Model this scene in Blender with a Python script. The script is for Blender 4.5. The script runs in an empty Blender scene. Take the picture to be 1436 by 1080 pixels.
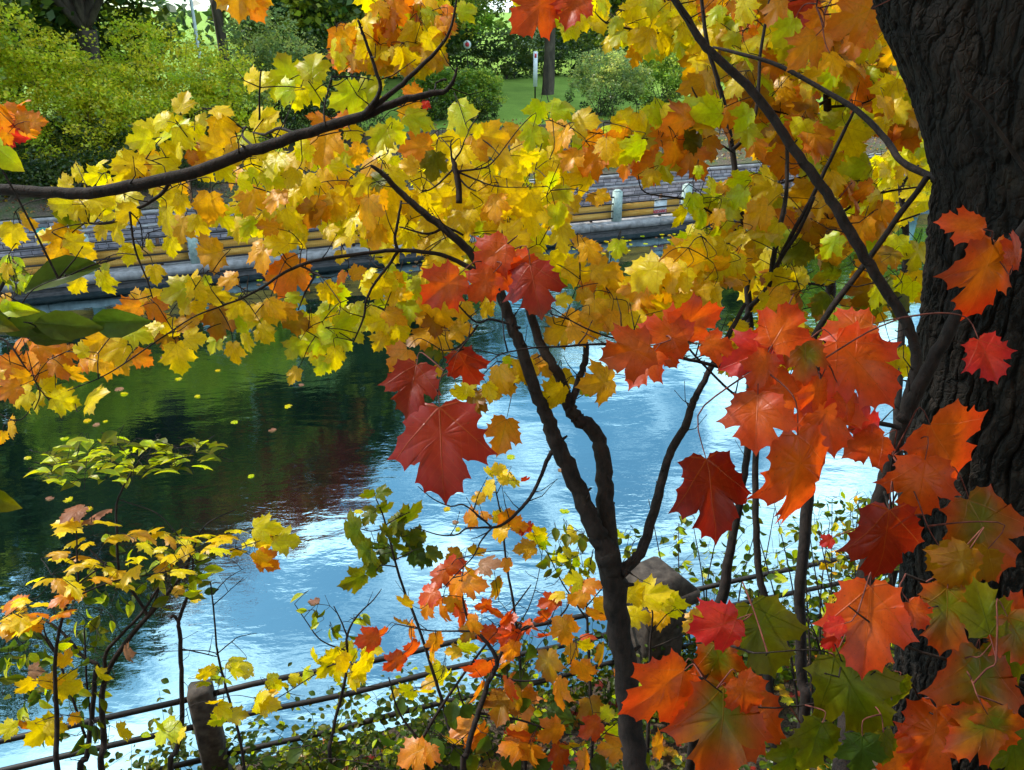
import bpy, math, random
import numpy as np
from mathutils import Vector, Matrix, noise as mnoise

# ------------------------------------------------------------------ camera, sky, sun, exposure
W, H, F = 1436.0, 1080.0, 1085.0
PITCH = math.radians(25.2)
CAM = Vector((0.0, 0.0, 6.0))
SUN_AZ = math.radians(-70)      # measured from +Y towards +X
SUN_EL = math.radians(47)
EXPOSURE = 0.92

scene = bpy.context.scene
cd = bpy.data.cameras.new('camera')
cam = bpy.data.objects.new('camera', cd)
scene.collection.objects.link(cam)
cam.location = CAM
cam.rotation_euler = (math.pi / 2 - PITCH, 0, 0)
cd.sensor_width = 36.0
cd.lens = 36.0 * F / W
cd.clip_start = 0.05
cd.clip_end = 3000
scene.camera = cam

scene.view_settings.view_transform = 'Standard'
scene.view_settings.look = 'None'
scene.view_settings.exposure = EXPOSURE
scene.view_settings.gamma = 1.0
scene.render.film_transparent = False
try:
    scene.cycles.max_bounces = 8
    scene.cycles.diffuse_bounces = 3
    scene.cycles.transmission_bounces = 3
    scene.cycles.glossy_bounces = 3
    scene.cycles.use_denoising = True
    scene.cycles.sample_clamp_indirect = 6.0
    scene.cycles.caustics_reflective = False
    scene.cycles.caustics_refractive = False
except Exception:
    pass

world = bpy.data.worlds.new("World")
scene.world = world
world.use_nodes = True
nt = world.node_tree
nt.nodes.clear()
wo = nt.nodes.new('ShaderNodeOutputWorld')
bg = nt.nodes.new('ShaderNodeBackground')
bg.inputs['Strength'].default_value = 0.15
sky = nt.nodes.new('ShaderNodeTexSky')
sky.sky_type = 'NISHITA'
sky.sun_disc = False
sky.sun_elevation = SUN_EL
sky.sun_rotation = SUN_AZ
sky.air_density = 1.0
sky.dust_density = 0.6
tc = nt.nodes.new('ShaderNodeTexCoord')
mp = nt.nodes.new('ShaderNodeMapping')
mp.inputs['Scale'].default_value = (1.3, 1.0, 2.6)
mp.inputs['Location'].default_value = (0.35, 0.2, 0.5)
n1 = nt.nodes.new('ShaderNodeTexNoise')
n1.inputs['Scale'].default_value = 3.6
n1.inputs['Detail'].default_value = 9
n1.inputs['Roughness'].default_value = 0.55
n1.inputs['Distortion'].default_value = 0.6
rmp = nt.nodes.new('ShaderNodeValToRGB')
rmp.color_ramp.elements[0].position = 0.46
rmp.color_ramp.elements[1].position = 0.63
mixc = nt.nodes.new('ShaderNodeMix')
mixc.data_type = 'RGBA'
mixc.inputs[7].default_value = (10.4, 12.3, 13.4, 1)
nt.links.new(tc.outputs['Generated'], mp.inputs['Vector'])
nt.links.new(mp.outputs[0], n1.inputs['Vector'])
nt.links.new(n1.outputs['Fac'], rmp.inputs['Fac'])
nt.links.new(rmp.outputs['Color'], mixc.inputs[0])
skt = nt.nodes.new('ShaderNodeMix'); skt.data_type = 'RGBA'; skt.blend_type = 'MULTIPLY'
skt.inputs[0].default_value = 1.0; skt.inputs[7].default_value = (0.82, 1.12, 1.02, 1)
nt.links.new(sky.outputs[0], skt.inputs[6])
nt.links.new(skt.outputs[2], mixc.inputs[6])
nt.links.new(mixc.outputs[2], bg.inputs['Color'])
nt.links.new(bg.outputs[0], wo.inputs['Surface'])

sl = bpy.data.lights.new('sun', 'SUN')
sl.energy = 3.2
sl.angle = math.radians(2.0)
sl.color = (1.0, 0.93, 0.82)
sun = bpy.data.objects.new('sun', sl)
scene.collection.objects.link(sun)
sd = Vector((math.sin(SUN_AZ) * math.cos(SUN_EL), math.cos(SUN_AZ) * math.cos(SUN_EL), math.sin(SUN_EL)))
sun.rotation_euler = (-sd).to_track_quat('-Z', 'Y').to_euler()

# ------------------------------------------------------------------ helpers
RNG = random.Random(7)
NP = np.random.RandomState(11)
RIGHT = Vector((1, 0, 0))
UP = Vector((0, math.sin(PITCH), math.cos(PITCH)))
FWD = Vector((0, math.cos(PITCH), -math.sin(PITCH)))


def P(px, py, t):
    """a point of the place, t metres out along the viewing axis"""
    return CAM + RIGHT * ((px - W / 2) / F * t) - UP * ((py - H / 2) / F * t) + FWD * t


def ray(px, py):
    return (RIGHT * ((px - W / 2) / F) - UP * ((py - H / 2) / F) + FWD)


COL = scene.collection


def props(o, label=None, cat=None, group=None, kind=None):
    if label: o['label'] = label
    if cat: o['category'] = cat
    if group: o['group'] = group
    if kind: o['kind'] = kind
    return o


def empty(name, loc, label, cat, group=None):
    o = bpy.data.objects.new(name, None)
    o.empty_display_size = 0.1
    o.location = loc
    COL.objects.link(o)
    return props(o, label, cat, group)


class MB:
    """collects vertices, faces, an optional tint and uv, and links them as one mesh"""
    def __init__(self):
        self.v = []; self.f = []; self.mi = []; self.t = []; self.uv = []; self.n = 0
        self.smooth = False

    def add(self, verts, faces, tint=None, uv=None, mi=0):
        verts = np.asarray(verts, dtype=float).reshape(-1, 3)
        k = len(verts)
        self.v.append(verts)
        self.f.extend([tuple(i + self.n for i in f) for f in faces])
        self.mi.extend([mi] * len(faces))
        if tint is None: tint = np.ones((k, 3)) * 0.5
        tint = np.asarray(tint, dtype=float)
        if tint.ndim == 1: tint = np.tile(tint, (k, 1))
        self.t.append(tint[:, :3])
        if uv is None: uv = np.zeros((k, 2))
        self.uv.append(np.asarray(uv, dtype=float))
        self.n += k

    def box(self, c, sx, sy, sz, rz=0.0, tint=None, mi=0, taper=1.0):
        """box standing on c (its base centre)"""
        cs, sn = math.cos(rz), math.sin(rz)
        vs = []
        for z, k in ((0, 1.0), (sz, taper)):
            for x, y in ((-1, -1), (1, -1), (1, 1), (-1, 1)):
                a, b = x * sx / 2 * k, y * sy / 2 * k
                vs.append((c[0] + a * cs - b * sn, c[1] + a * sn + b * cs, c[2] + z))
        self.add(vs, [(3, 2, 1, 0), (4, 5, 6, 7), (0, 1, 5, 4), (1, 2, 6, 5), (2, 3, 7, 6), (3, 0, 4, 7)], tint, None, mi)

    def tube(self, pts, rad, sides=8, cap=True, tint=None, wob=0.0):
        pts = [Vector(p) for p in pts]
        n = len(pts)
        if n < 2: return
        vs, fs = [], []
        tan0 = (pts[1] - pts[0]).normalized()
        ref = Vector((0, 0, 1)) if abs(tan0.z) < 0.9 else Vector((1, 0, 0))
        u = tan0.cross(ref).normalized()
        L = 0; uvs = []
        for i, p in enumerate(pts):
            t = (pts[min(i + 1, n - 1)] - pts[max(i - 1, 0)])
            if t.length < 1e-9: t = tan0
            t = t.normalized()
            u = (u - t * u.dot(t))
            u = u.normalized() if u.length > 1e-6 else t.orthogonal().normalized()
            w = t.cross(u)
            if i: L += (p - pts[i - 1]).length
            for k in range(sides):
                a = 2 * math.pi * k / sides
                r = rad[i] * (1 + (RNG.uniform(-wob, wob) if wob else 0))
                q = p + u * math.cos(a) * r + w * math.sin(a) * r
                vs.append(q[:])
                uvs.append((k / sides, L))
        for i in range(n - 1):
            for k in range(sides):
                a = i * sides + k; b = i * sides + (k + 1) % sides
                fs.append((a, b, b + sides, a + sides))
        if cap:
            fs.append(tuple(range(sides - 1, -1, -1)))
            fs.append(tuple(range((n - 1) * sides, n * sides)))
        self.add(vs, fs, tint, uvs)

    def build(self, name, mat, parent=None, smooth=False):
        me = bpy.data.meshes.new(name)
        V = np.concatenate(self.v) if self.v else np.zeros((0, 3))
        off = Vector((0, 0, 0))
        if parent is not None:
            off = parent.matrix_basis.translation.copy()
            if parent.parent: off = off + parent.parent.matrix_basis.translation
            V = V - np.array(off[:])
        nl = [len(f) for f in self.f]
        me.vertices.add(len(V)); me.vertices.foreach_set('co', V.ravel())
        tot = sum(nl)
        me.loops.add(tot)
        flat = np.fromiter((i for f in self.f for i in f), dtype=np.int32, count=tot)
        me.loops.foreach_set('vertex_index', flat)
        me.polygons.add(len(nl))
        st = np.zeros(len(nl), dtype=np.int32); st[1:] = np.cumsum(nl)[:-1]
        me.polygons.foreach_set('loop_start', st)
        mats = mat if isinstance(mat, (list, tuple)) else [mat]
        for m in mats: me.materials.append(m)
        if len(mats) > 1: me.polygons.foreach_set('material_index', np.array(self.mi, dtype=np.int32))
        me.update(calc_edges=True)
        if smooth: me.polygons.foreach_set('use_smooth', np.ones(len(nl), dtype=bool))
        T = np.concatenate(self.t) if self.t else np.zeros((0, 3))
        ca = me.color_attributes.new('tint', 'FLOAT_COLOR', 'POINT')
        ca.data.foreach_set('color', np.concatenate([T, np.ones((len(T), 1))], axis=1).ravel().astype(np.float32))
        U = np.concatenate(self.uv) if self.uv else np.zeros((0, 2))
        ul = me.uv_layers.new(name='UVMap')
        ul.data.foreach_set('uv', U[flat].ravel().astype(np.float32))
        o = bpy.data.objects.new(name, me)
        COL.objects.link(o)
        if parent is not None: o.parent = parent
        return o


def smooth_path(pts, vals, step=4):
    """Catmull-Rom through pts, values interpolated alongside"""
    pts = [Vector(p) for p in pts]
    if len(pts) < 3:
        out = []; ov = []
        for i in range(len(pts) - 1):
            for k in range(step):
                f = k / step
                out.append(pts[i].lerp(pts[i + 1], f)); ov.append(vals[i] * (1 - f) + vals[i + 1] * f)
        out.append(pts[-1]); ov.append(vals[-1])
        return out, ov
    out = []; ov = []
    for i in range(len(pts) - 1):
        p0 = pts[max(i - 1, 0)]; p1 = pts[i]; p2 = pts[i + 1]; p3 = pts[min(i + 2, len(pts) - 1)]
        for k in range(step):
            f = k / step
            q = 0.5 * ((2 * p1) + (p2 - p0) * f + (2 * p0 - 5 * p1 + 4 * p2 - p3) * f * f + (3 * p1 - p0 - 3 * p2 + p3) * f ** 3)
            out.append(q); ov.append(vals[i] * (1 - f) + vals[i + 1] * f)
    out.append(pts[-1]); ov.append(vals[-1])
    return out, ov


# ------------------------------------------------------------------ materials
def srgb(r, g, b):
    f = lambda c: (c / 255 / 12.92) if c / 255 <= 0.04045 else ((c / 255 + 0.055) / 1.055) ** 2.4
    return (f(r), f(g), f(b))


class NG:
    def __init__(self, name):
        self.m = bpy.data.materials.new(name)
        self.m.use_nodes = True
        self.t = self.m.node_tree
        self.t.nodes.clear()
        self.out = self.t.nodes.new('ShaderNodeOutputMaterial')

    def n(self, typ, **kw):
        nd = self.t.nodes.new('ShaderNode' + typ)
        for k, v in kw.items():
            if k.startswith('_'): setattr(nd, k[1:], v)
            else:
                key = int(k[1:]) if k[0] == 'i' and k[1:].isdigit() else k.replace('0', ' ')
                self.set(nd, key, v)
        return nd

    def set(self, nd, key, v):
        if hasattr(v, 'is_linked') or hasattr(v, 'links') and not isinstance(v, (int, float)):
            self.t.links.new(v, nd.inputs[key])
        elif isinstance(v, bpy.types.Node):
            self.t.links.new(v.outputs[0], nd.inputs[key])
        else:
            nd.inputs[key].default_value = v

    def math(self, op, a, b=None, clamp=False):
        nd = self.t.nodes.new('ShaderNodeMath'); nd.operation = op; nd.use_clamp = clamp
        self.set(nd, 0, a)
        if b is not None: self.set(nd, 1, b)
        return nd

    def mix(self, fac, a, b, blend='MIX'):
        nd = self.t.nodes.new('ShaderNodeMix'); nd.data_type = 'RGBA'; nd.blend_type = blend
        self.set(nd, 0, fac)
        for k, v in ((6, a), (7, b)):
            if isinstance(v, tuple): v = (v[0], v[1], v[2], 1)
            self.set(nd, k, v)
        return nd.outputs[2]

    def ramp(self, fac, stops):
        nd = self.t.nodes.new('ShaderNodeValToRGB')
        self.set(nd, 0, fac)
        el = nd.color_ramp.elements
        while len(el) < len(stops): el.new(0.5)
        for e, (p, c) in zip(el, stops):
            e.position = p
            e.color = (c[0], c[1], c[2], 1) if isinstance(c, tuple) else (c, c, c, 1)
        return nd.outputs[0]

    def noise(self, scale, detail=4, vec=None, rough=0.55, stretch=None, coord='Object', dist=0.0):
        tcn = self.t.nodes.new('ShaderNodeTexCoord')
        v = tcn.outputs[coord] if vec is None else vec
        if stretch:
            m = self.t.nodes.new('ShaderNodeMapping'); m.inputs['Scale'].default_value = stretch
            self.t.links.new(v, m.inputs['Vector']); v = m.outputs[0]
        nd = self.t.nodes.new('ShaderNodeTexNoise')
        nd.inputs['Scale'].default_value = scale; nd.inputs['Detail'].default_value = detail
        nd.inputs['Roughness'].default_value = rough; nd.inputs['Distortion'].default_value = dist
        self.t.links.new(v, nd.inputs['Vector'])
        return nd.outputs['Fac']

    def bump(self, h, strength=0.5, dist=0.01, normal=None):
        nd = self.t.nodes.new('ShaderNodeBump')
        nd.inputs['Strength'].default_value = strength; nd.inputs['Distance'].default_value = dist
        self.set(nd, 'Height', h)
        if normal is not None: self.t.links.new(normal, nd.inputs['Normal'])
        return nd.outputs[0]

    def principled(self, col, rough=0.7, normal=None, spec=0.4, **kw):
        nd = self.t.nodes.new('ShaderNodeBsdfPrincipled')
        if isinstance(col, tuple): col = (col[0], col[1], col[2], 1)
        self.set(nd, 'Base Color', col)
        self.set(nd, 'Roughness', rough)
        nd.inputs['Specular IOR Level'].default_value = spec
        for k, v in kw.items(): nd.inputs[k.replace('_', ' ')].default_value = v
        if normal is not None: self.t.links.new(normal, nd.inputs['Normal'])
        return nd

    def done(self, shader):
        self.t.links.new(shader.outputs[0], self.out.inputs['Surface'])
        return self.m


def leaf_material(name, vein_col, vein_amt, veins=True, transl=0.58, gloss=0.022, spots=0.42):
    g = NG(name)
    at = g.n('Attribute', _attribute_name='tint')
    col = at.outputs['Color']
    h = None
    if veins:
        uvn = g.n('UVMap')
        sep = g.n('SeparateXYZ', Vector=uvn.outputs[0])
        x, y = sep.outputs[0], sep.outputs[1]
        th = g.math('ARCTAN2', x, y)
        q = g.math('ROUND', g.math('DIVIDE', th, 0.9))
        d = g.math('SUBTRACT', th, g.math('MULTIPLY', q, 0.9))
        r = g.math('SQRT', g.math('ADD', g.math('MULTIPLY', x, x), g.math('MULTIPLY', y, y)))
        s = g.math('MULTIPLY', r, g.math('COSINE', d))
        t = g.math('ABSOLUTE', g.math('MULTIPLY', r, g.math('SINE', d)))
        wdt = g.math('MAXIMUM', g.math('SUBTRACT', 0.016, g.math('MULTIPLY', s, 0.013)), 0.002)
        main = g.math('SUBTRACT', 1.0, g.math('DIVIDE', t, wdt), clamp=True)
        fr = g.math('FRACT', g.math('MULTIPLY', g.math('SUBTRACT', s, g.math('MULTIPLY', t, 0.95)), 8.0))
        sec = g.math('SUBTRACT', 1.0, g.math('DIVIDE', g.math('ABSOLUTE', g.math('SUBTRACT', fr, 0.5)), 0.06), clamp=True)
        sec = g.math('MULTIPLY', sec, g.math('MULTIPLY', g.noise(5, 3, vec=uvn.outputs[0]), 0.8))
        vein = g.math('MAXIMUM', main, sec)
        vein = g.math('MULTIPLY', vein, vein_amt)
        nz = g.noise(9, 5, vec=uvn.outputs[0])
        nz2 = g.noise(24, 4, vec=uvn.outputs[0])
        col = g.mix(g.ramp(nz, [(0.35, 0.0), (0.7, spots)]), col, g.mix(1.0, col, (0.55, 0.42, 0.35), 'MULTIPLY'))
        col = g.mix(g.ramp(nz2, [(0.62, 0.0), (0.70, spots * 0.9)]), col, (0.07, 0.03, 0.012))
        col = g.mix(vein, col, vein_col)
        hh = g.math('ADD', g.math('MULTIPLY', main, 1.0), g.math('MULTIPLY', nz, 0.8))
        h = g.bump(hh, 0.5, 0.0015)
    df = g.n('BsdfDiffuse', Color=col)
    tl = g.n('BsdfTranslucent', Color=g.mix(1.0, col, (1.08, 1.04, 0.75), 'MULTIPLY'))
    m1 = g.n('MixShader', i0=transl, i1=df, i2=tl)
    gl = g.n('BsdfGlossy', Roughness=0.38, Color=(0.9, 0.9, 0.95, 1))
    if h is not None:
        g.t.links.new(h, df.inputs['Normal']); g.t.links.new(h, gl.inputs['Normal'])
    m2 = g.n('MixShader', i0=gloss, i1=m1, i2=gl)
    return g.done(m2)


M = {}
M['leaf_yellow'] = leaf_material('leaf_yellow', srgb(176, 140, 28), 0.55)
M['leaf_red'] = leaf_material('leaf_red', srgb(205, 120, 40), 0.28, spots=0.5)
M['leaf_green'] = leaf_material('leaf_green', srgb(60, 80, 20), 0.5, spots=0.5, gloss=0.010)
M['leaf_far'] = leaf_material('leaf_far', (0, 0, 0), 0, veins=False, transl=0.68, gloss=0.03)
M['leaf_park'] = leaf_material('leaf_park', (0, 0, 0), 0, veins=False, transl=0.12, gloss=0.02)


def bark(name, c1, c2, scale, stretch, bd, bs=0.8, cracks=0.0):
    g = NG(name)
    a = g.noise(scale, 8, stretch=stretch, rough=0.65)
    b = g.noise(scale * 5, 4, stretch=(stretch[0], stretch[1], stretch[2] * 1.8))
    lich = g.noise(scale * 0.35, 6)
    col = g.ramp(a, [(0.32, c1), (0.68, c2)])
    col = g.mix(g.ramp(lich, [(0.55, 0.0), (0.7, 0.5)]), col, (c2[0] * 1.5, c2[1] * 1.7, c2[2] * 1.5))
    hh = g.math('ADD', a, g.math('MULTIPLY', b, 0.35))
    if cracks:
        tcn = g.n('TexCoord')
        wn = g.n('TexNoise', Vector=tcn.outputs['Object'], Scale=5.0, Detail=5.0)
        wp = g.n('VectorMath', _operation='MULTIPLY_ADD')
        g.t.links.new(wn.outputs['Color'], wp.inputs[0]); wp.inputs[1].default_value = (.16, .16, .16)
        g.t.links.new(tcn.outputs['Object'], wp.inputs[2])
        m_ = g.n('Mapping', Vector=wp.outputs[0]); m_.inputs['Scale'].default_value = (1, 1, 0.24)
        vo = g.n('TexVoronoi', _feature='DISTANCE_TO_EDGE', Vector=m_.outputs[0], Scale=cracks)
        pl = g.ramp(vo.outputs['Distance'], [(0.0, 0.0), (0.10, 0.75), (0.3, 1.0)])
        m2_ = g.n('Mapping', Vector=wp.outputs[0]); m2_.inputs['Scale'].default_value = (1, 1, 0.5)
        v2 = g.n('TexVoronoi', _feature='DISTANCE_TO_EDGE', Vector=m2_.outputs[0], Scale=cracks * 3.1)
        p2 = g.ramp(v2.outputs['Distance'], [(0.0, 0.3), (0.12, 1.0)])
        col = g.mix(g.math('SUBTRACT', 1.0, pl), col, (c1[0] * .5, c1[1] * .5, c1[2] * .5))
        hh = g.math('ADD', g.math('ADD', g.math('MULTIPLY', pl, 1.6), g.math('MULTIPLY', p2, 0.5)), hh)
    return g.done(g.principled(col, 0.85, g.bump(hh, bs, bd), spec=0.25))


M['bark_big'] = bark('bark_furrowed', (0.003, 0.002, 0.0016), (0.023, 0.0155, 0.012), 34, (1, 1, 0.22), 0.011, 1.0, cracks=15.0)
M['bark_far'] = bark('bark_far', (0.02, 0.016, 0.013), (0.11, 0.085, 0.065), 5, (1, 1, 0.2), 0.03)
M['bark_twig'] = bark('bark_twig', (0.005, 0.004, 0.004), (0.027, 0.018, 0.016), 55, (1, 1, 0.45), 0.005, 1.0)
M['twig_red'] = bark('petiole_red', (0.05, 0.012, 0.01), (0.16, 0.05, 0.04), 60, (1, 1, 1), 0.001)


def simple(name, c1, c2, scale, rough=0.8, bd=0.005, bs=0.5, stretch=None, detail=6, metallic=0.0):
    g = NG(name)
    a = g.noise(scale, detail, stretch=stretch)
    col = g.ramp(a, [(0.3, c1), (0.7, c2)])
    return g.done(g.principled(col, rough, g.bump(a, bs, bd), spec=0.4, Metallic=metallic))


M['rail'] = simple('rail_paint', (0.005, 0.005, 0.006), (0.020, 0.014, 0.011), 30, 0.6, 0.001)
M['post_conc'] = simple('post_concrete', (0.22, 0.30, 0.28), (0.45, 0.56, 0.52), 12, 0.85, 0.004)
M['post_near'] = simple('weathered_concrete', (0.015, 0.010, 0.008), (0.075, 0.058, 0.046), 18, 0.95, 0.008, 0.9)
M['coping'] = simple('coping_concrete', (0.16, 0.15, 0.15), (0.42, 0.41, 0.42), 5, 0.85, 0.006)
M['wood_stake'] = simple('stake_wood', (0.25, 0.10, 0.04), (0.42, 0.19, 0.08), 20, 0.8, 0.002, stretch=(1, 1, 0.1))
M['brown_metal'] = simple('brown_metal', (0.08, 0.035, 0.02), (0.16, 0.075, 0.04), 20, 0.7, 0.001)
M['white_paint'] = simple('white_paint', (0.60, 0.66, 0.70), (0.75, 0.80, 0.82), 30, 0.5, 0.001)
M['pale_pole'] = simple('pale_pole', (0.40, 0.50, 0.48), (0.58, 0.66, 0.64), 10, 0.6, 0.001)
M['red_paint'] = simple('red_paint', (0.55, 0.03, 0.05), (0.62, 0.05, 0.07), 30, 0.5, 0.001)
M['dark_metal'] = simple('dark_metal', (0.015, 0.02, 0.035), (0.03, 0.04, 0.06), 10, 0.4, 0.001)
M['roof'] = simple('roof_shingle', (0.12, 0.11, 0.12), (0.22, 0.20, 0.22), 6, 0.9, 0.01)
M['siding'] = simple('house_siding', (0.38, 0.42, 0.45), (0.5, 0.55, 0.58), 3, 0.8, 0.005)
M['teal'] = simple('teal_plastic', (0.02, 0.35, 0.30), (0.04, 0.45, 0.38), 20, 0.5, 0.001)
M['window'] = simple('window_glass', (0.02, 0.03, 0.04), (0.04, 0.05, 0.06), 3, 0.1, 0.001)

# orange snow fence over timber: fine grid pattern
g = NG('orange_hoarding')
a = g.noise(6, 6, stretch=(0.3, 0.3, 3))
tcn = g.n('TexCoord')
sp = g.n('SeparateXYZ', Vector=tcn.outputs['Object'])
gx = g.math('FRACT', g.math('MULTIPLY', g.math('ADD', sp.outputs[0], sp.outputs[1]), 14.0))
gz = g.math('FRACT', g.math('MULTIPLY', sp.outputs[2], 18.0))
net = g.math('MULTIPLY', g.math('GREATER_THAN', gx, 0.3), g.math('GREATER_THAN', gz, 0.35))
col = g.ramp(a, [(0.3, srgb(226, 158, 60)), (0.7, srgb(250, 200, 108))])
col = g.mix(g.math('MULTIPLY', net, 0.16), col, srgb(160, 95, 30))
M['orange'] = g.done(g.principled(col, 0.8, g.bump(a, 0.3, 0.004)))

# coursed stone of the retaining wall (uv in metres)
g = NG('coursed_stone')
uvn = g.n('UVMap')
br = g.n('TexBrick', Vector=uvn.outputs[0], Scale=1.0, Color1=(0.24, 0.245, 0.285, 1), Color2=(0.52, 0.51, 0.55, 1), Mortar=(0.06, 0.055, 0.06, 1))
br.inputs['Brick Width'].default_value = 0.42
br.inputs['Row Height'].default_value = 0.105
br.inputs['Mortar Size'].default_value = 0.010
br.inputs['Mortar Smooth'].default_value = 0.4
br.offset_frequency = 2
br.squash = 0.6; br.squash_frequency = 3
nz = g.noise(7, 7)
col = g.mix(0.65, br.outputs[0], g.ramp(nz, [(0.3, (0.10, 0.095, 0.11)), (0.7, (0.46, 0.42, 0.42))]), 'OVERLAY')
hh = g.math('ADD', g.math('MULTIPLY', g.math('SUBTRACT', 1.0, br.outputs['Fac']), 0.6), nz)
M['stone'] = g.done(g.principled(col, 0.9, g.bump(hh, 0.9, 0.02)))

g = NG('wet_stone')
nz = g.noise(6, 7, stretch=(1, 1, 3))
col = g.ramp(nz, [(0.3, (0.012, 0.012, 0.014)), (0.75, (0.07, 0.065, 0.065))])
M['wet'] = g.done(g.principled(col, 0.5, g.bump(nz, 0.8, 0.02)))

g = NG('lawn_grass')
a = g.noise(0.7, 6); b = g.noise(26, 6)
col = g.ramp(a, [(0.3, (0.16, 0.27, 0.04)), (0.7, (0.28, 0.42, 0.07))])
col = g.mix(g.ramp(b, [(0.4, 0.0), (0.7, 0.6)]), col, (0.09, 0.15, 0.03))
M['lawn'] = g.done(g.principled(col, 0.95, g.bump(b, 0.8, 0.03), spec=0.1))

g = NG('leaf_litter_soil')
a = g.noise(1.6, 6); b = g.noise(30, 7)
col = g.ramp(b, [(0.3, (0.035, 0.028, 0.022)), (0.5, (0.10, 0.078, 0.06)), (0.72, (0.22, 0.16, 0.12))])
col = g.mix(g.ramp(a, [(0.45, 0.0), (0.62, 0.7)]), col, (0.06, 0.10, 0.03))
M['soil'] = g.done(g.principled(col, 0.95, g.bump(b, 0.9, 0.03), spec=0.1))

g = NG('bank_soil')
a = g.noise(4, 6); b = g.noise(50, 7)
col = g.ramp(b, [(0.3, (0.018, 0.014, 0.011)), (0.72, (0.11, 0.078, 0.055))])
M['bank'] = g.done(g.principled(col, 0.95, g.bump(b, 1.0, 0.02), spec=0.1))

# canal water: mirror-like, murky teal body, long soft ripples
g = NG('canal_water')
tcn = g.n('TexCoord')
mpg = g.n('Mapping', Vector=tcn.outputs['Object'])
mpg.inputs['Rotation'].default_value = (0, 0, math.radians(-12))
mpg.inputs['Scale'].default_value = (0.45, 1.0, 1.0)
w1 = g.noise(0.75, 3, vec=mpg.outputs[0], rough=0.5, dist=0.9)
w2 = g.noise(3.6, 4, vec=mpg.outputs[0], rough=0.5, dist=0.4)
w3 = g.noise(17, 3, vec=mpg.outputs[0], rough=0.5)
calm = g.ramp(g.noise(0.28, 3), [(0.35, 0.35), (0.65, 1.0)])
hh = g.math('ADD', g.math('MULTIPLY', w1, 0.014), g.math('MULTIPLY', calm, g.math('ADD', g.math('MULTIPLY', w2, 0.0042), g.math('MULTIPLY', w3, 0.0014))))
nb = g.bump(hh, 1.0, 1.0)
fr = g.n('Fresnel', IOR=2.6)
g.t.links.new(nb, fr.inputs['Normal'])
gl = g.n('BsdfGlossy', Roughness=0.015, Color=(0.60, 0.86, 0.94, 1), Normal=nb)
df = g.n('BsdfDiffuse', Color=(0.002, 0.006, 0.006, 1))
fac = g.math('ADD', g.math('MULTIPLY', fr, 1.0), 0.30, clamp=True)
M['water'] = g.done(g.n('MixShader', i0=fac.outputs[0], i1=df, i2=gl))
# ------------------------------------------------------------------ the far side of the canal
FO = Vector((3.3, 23.6, 0)); FA = math.radians(22.0)
FD = Vector((math.cos(FA), math.sin(FA), 0)); FN = Vector((-math.sin(FA), math.cos(FA), 0))


def far(s, n, z=0.0):
    return FO + FD * s + FN * n + Vector((0, 0, z))


def far_z(n):
    prof = [(1.7, 1.46), (3.0, 1.75), (6.0, 2.5), (9, 2.75), (15, 3.0), (30, 3.6), (80, 5.0), (600, 12.0)]
    for (a, za), (b, zb) in zip(prof, prof[1:]):
        if n <= b: return za + (zb - za) * max(0, (n - a)) / (b - a)
    return prof[-1][1]


def far_ground_at(px, py, n):
    """where the column of view px crosses the strip n metres behind the far waterline"""
    d = ray(px, py); d2 = Vector((d.x, d.y, 0))
    # CAM + k d2 = FO + s FD + n FN
    q = FO + FN * n - Vector((CAM.x, CAM.y, 0))
    k = q.dot(FN) / d2.dot(FN)
    p = d2 * k
    s = (p - FO).dot(FD)
    return Vector((p.x, p.y, far_z(n))), s


def grid(name, us, vs, fn, mat, label=None, kind='structure', cat=None, uvs=None):
    mb = MB()
    V = []; U = []
    for v in vs:
        for u in us:
            V.append(fn(u, v)[:]); U.append((u, v))
    nu = len(us)
    Fs = [(j * nu + i, j * nu + i + 1, (j + 1) * nu + i + 1, (j + 1) * nu + i) for j in range(len(vs) - 1) for i in range(nu - 1)]
    mb.add(V, Fs, None, U)
    o = mb.build(name, mat, None, smooth=True)
    return props(o, label, cat, None, kind)


def rough(p, k, sc=1.0):
    return mnoise.noise(Vector((p.x * sc, p.y * sc, p.z * sc))) * k


frange = lambda a, b, n: [a + (b - a) * i / (n - 1) for i in range(n)]
# water: one sheet out of sight both ways
grid('canal_water', [-300, 0, 300], [-60, -21.4, 0.02], lambda s, n: far(s, n, 0.0), M['water'])
grid('canal_bed', [-300, 300], [-60, 0.02], lambda s, n: far(s, n, -0.6), M['wet'])
# leaf strewn slope and the lawn behind it
ss = [-260, -120, -60] + frange(-40, 50, 120) + [70, 120, 260]
grid('bank_slope', ss, frange(1.95, 6.6, 24), lambda s, n: (lambda p: p + Vector((0, 0, far_z(n) + rough(p, 0.10, 0.9) * min(1, n - 1.95))))(far(s, n)), M['soil'])
grid('lawn', ss, [6.6, 7.5, 9, 11, 13, 16, 20, 26, 34, 50, 80, 160, 320, 600],
     lambda s, n: (lambda p: p + Vector((0, 0, far_z(n) + rough(p, 0.10, 0.9))))(far(s, n)), M['lawn'])
grid('towpath', [-260, 260], [0.62, 1.72], lambda s, n: far(s, n, 0.395), M['coping'])

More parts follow.
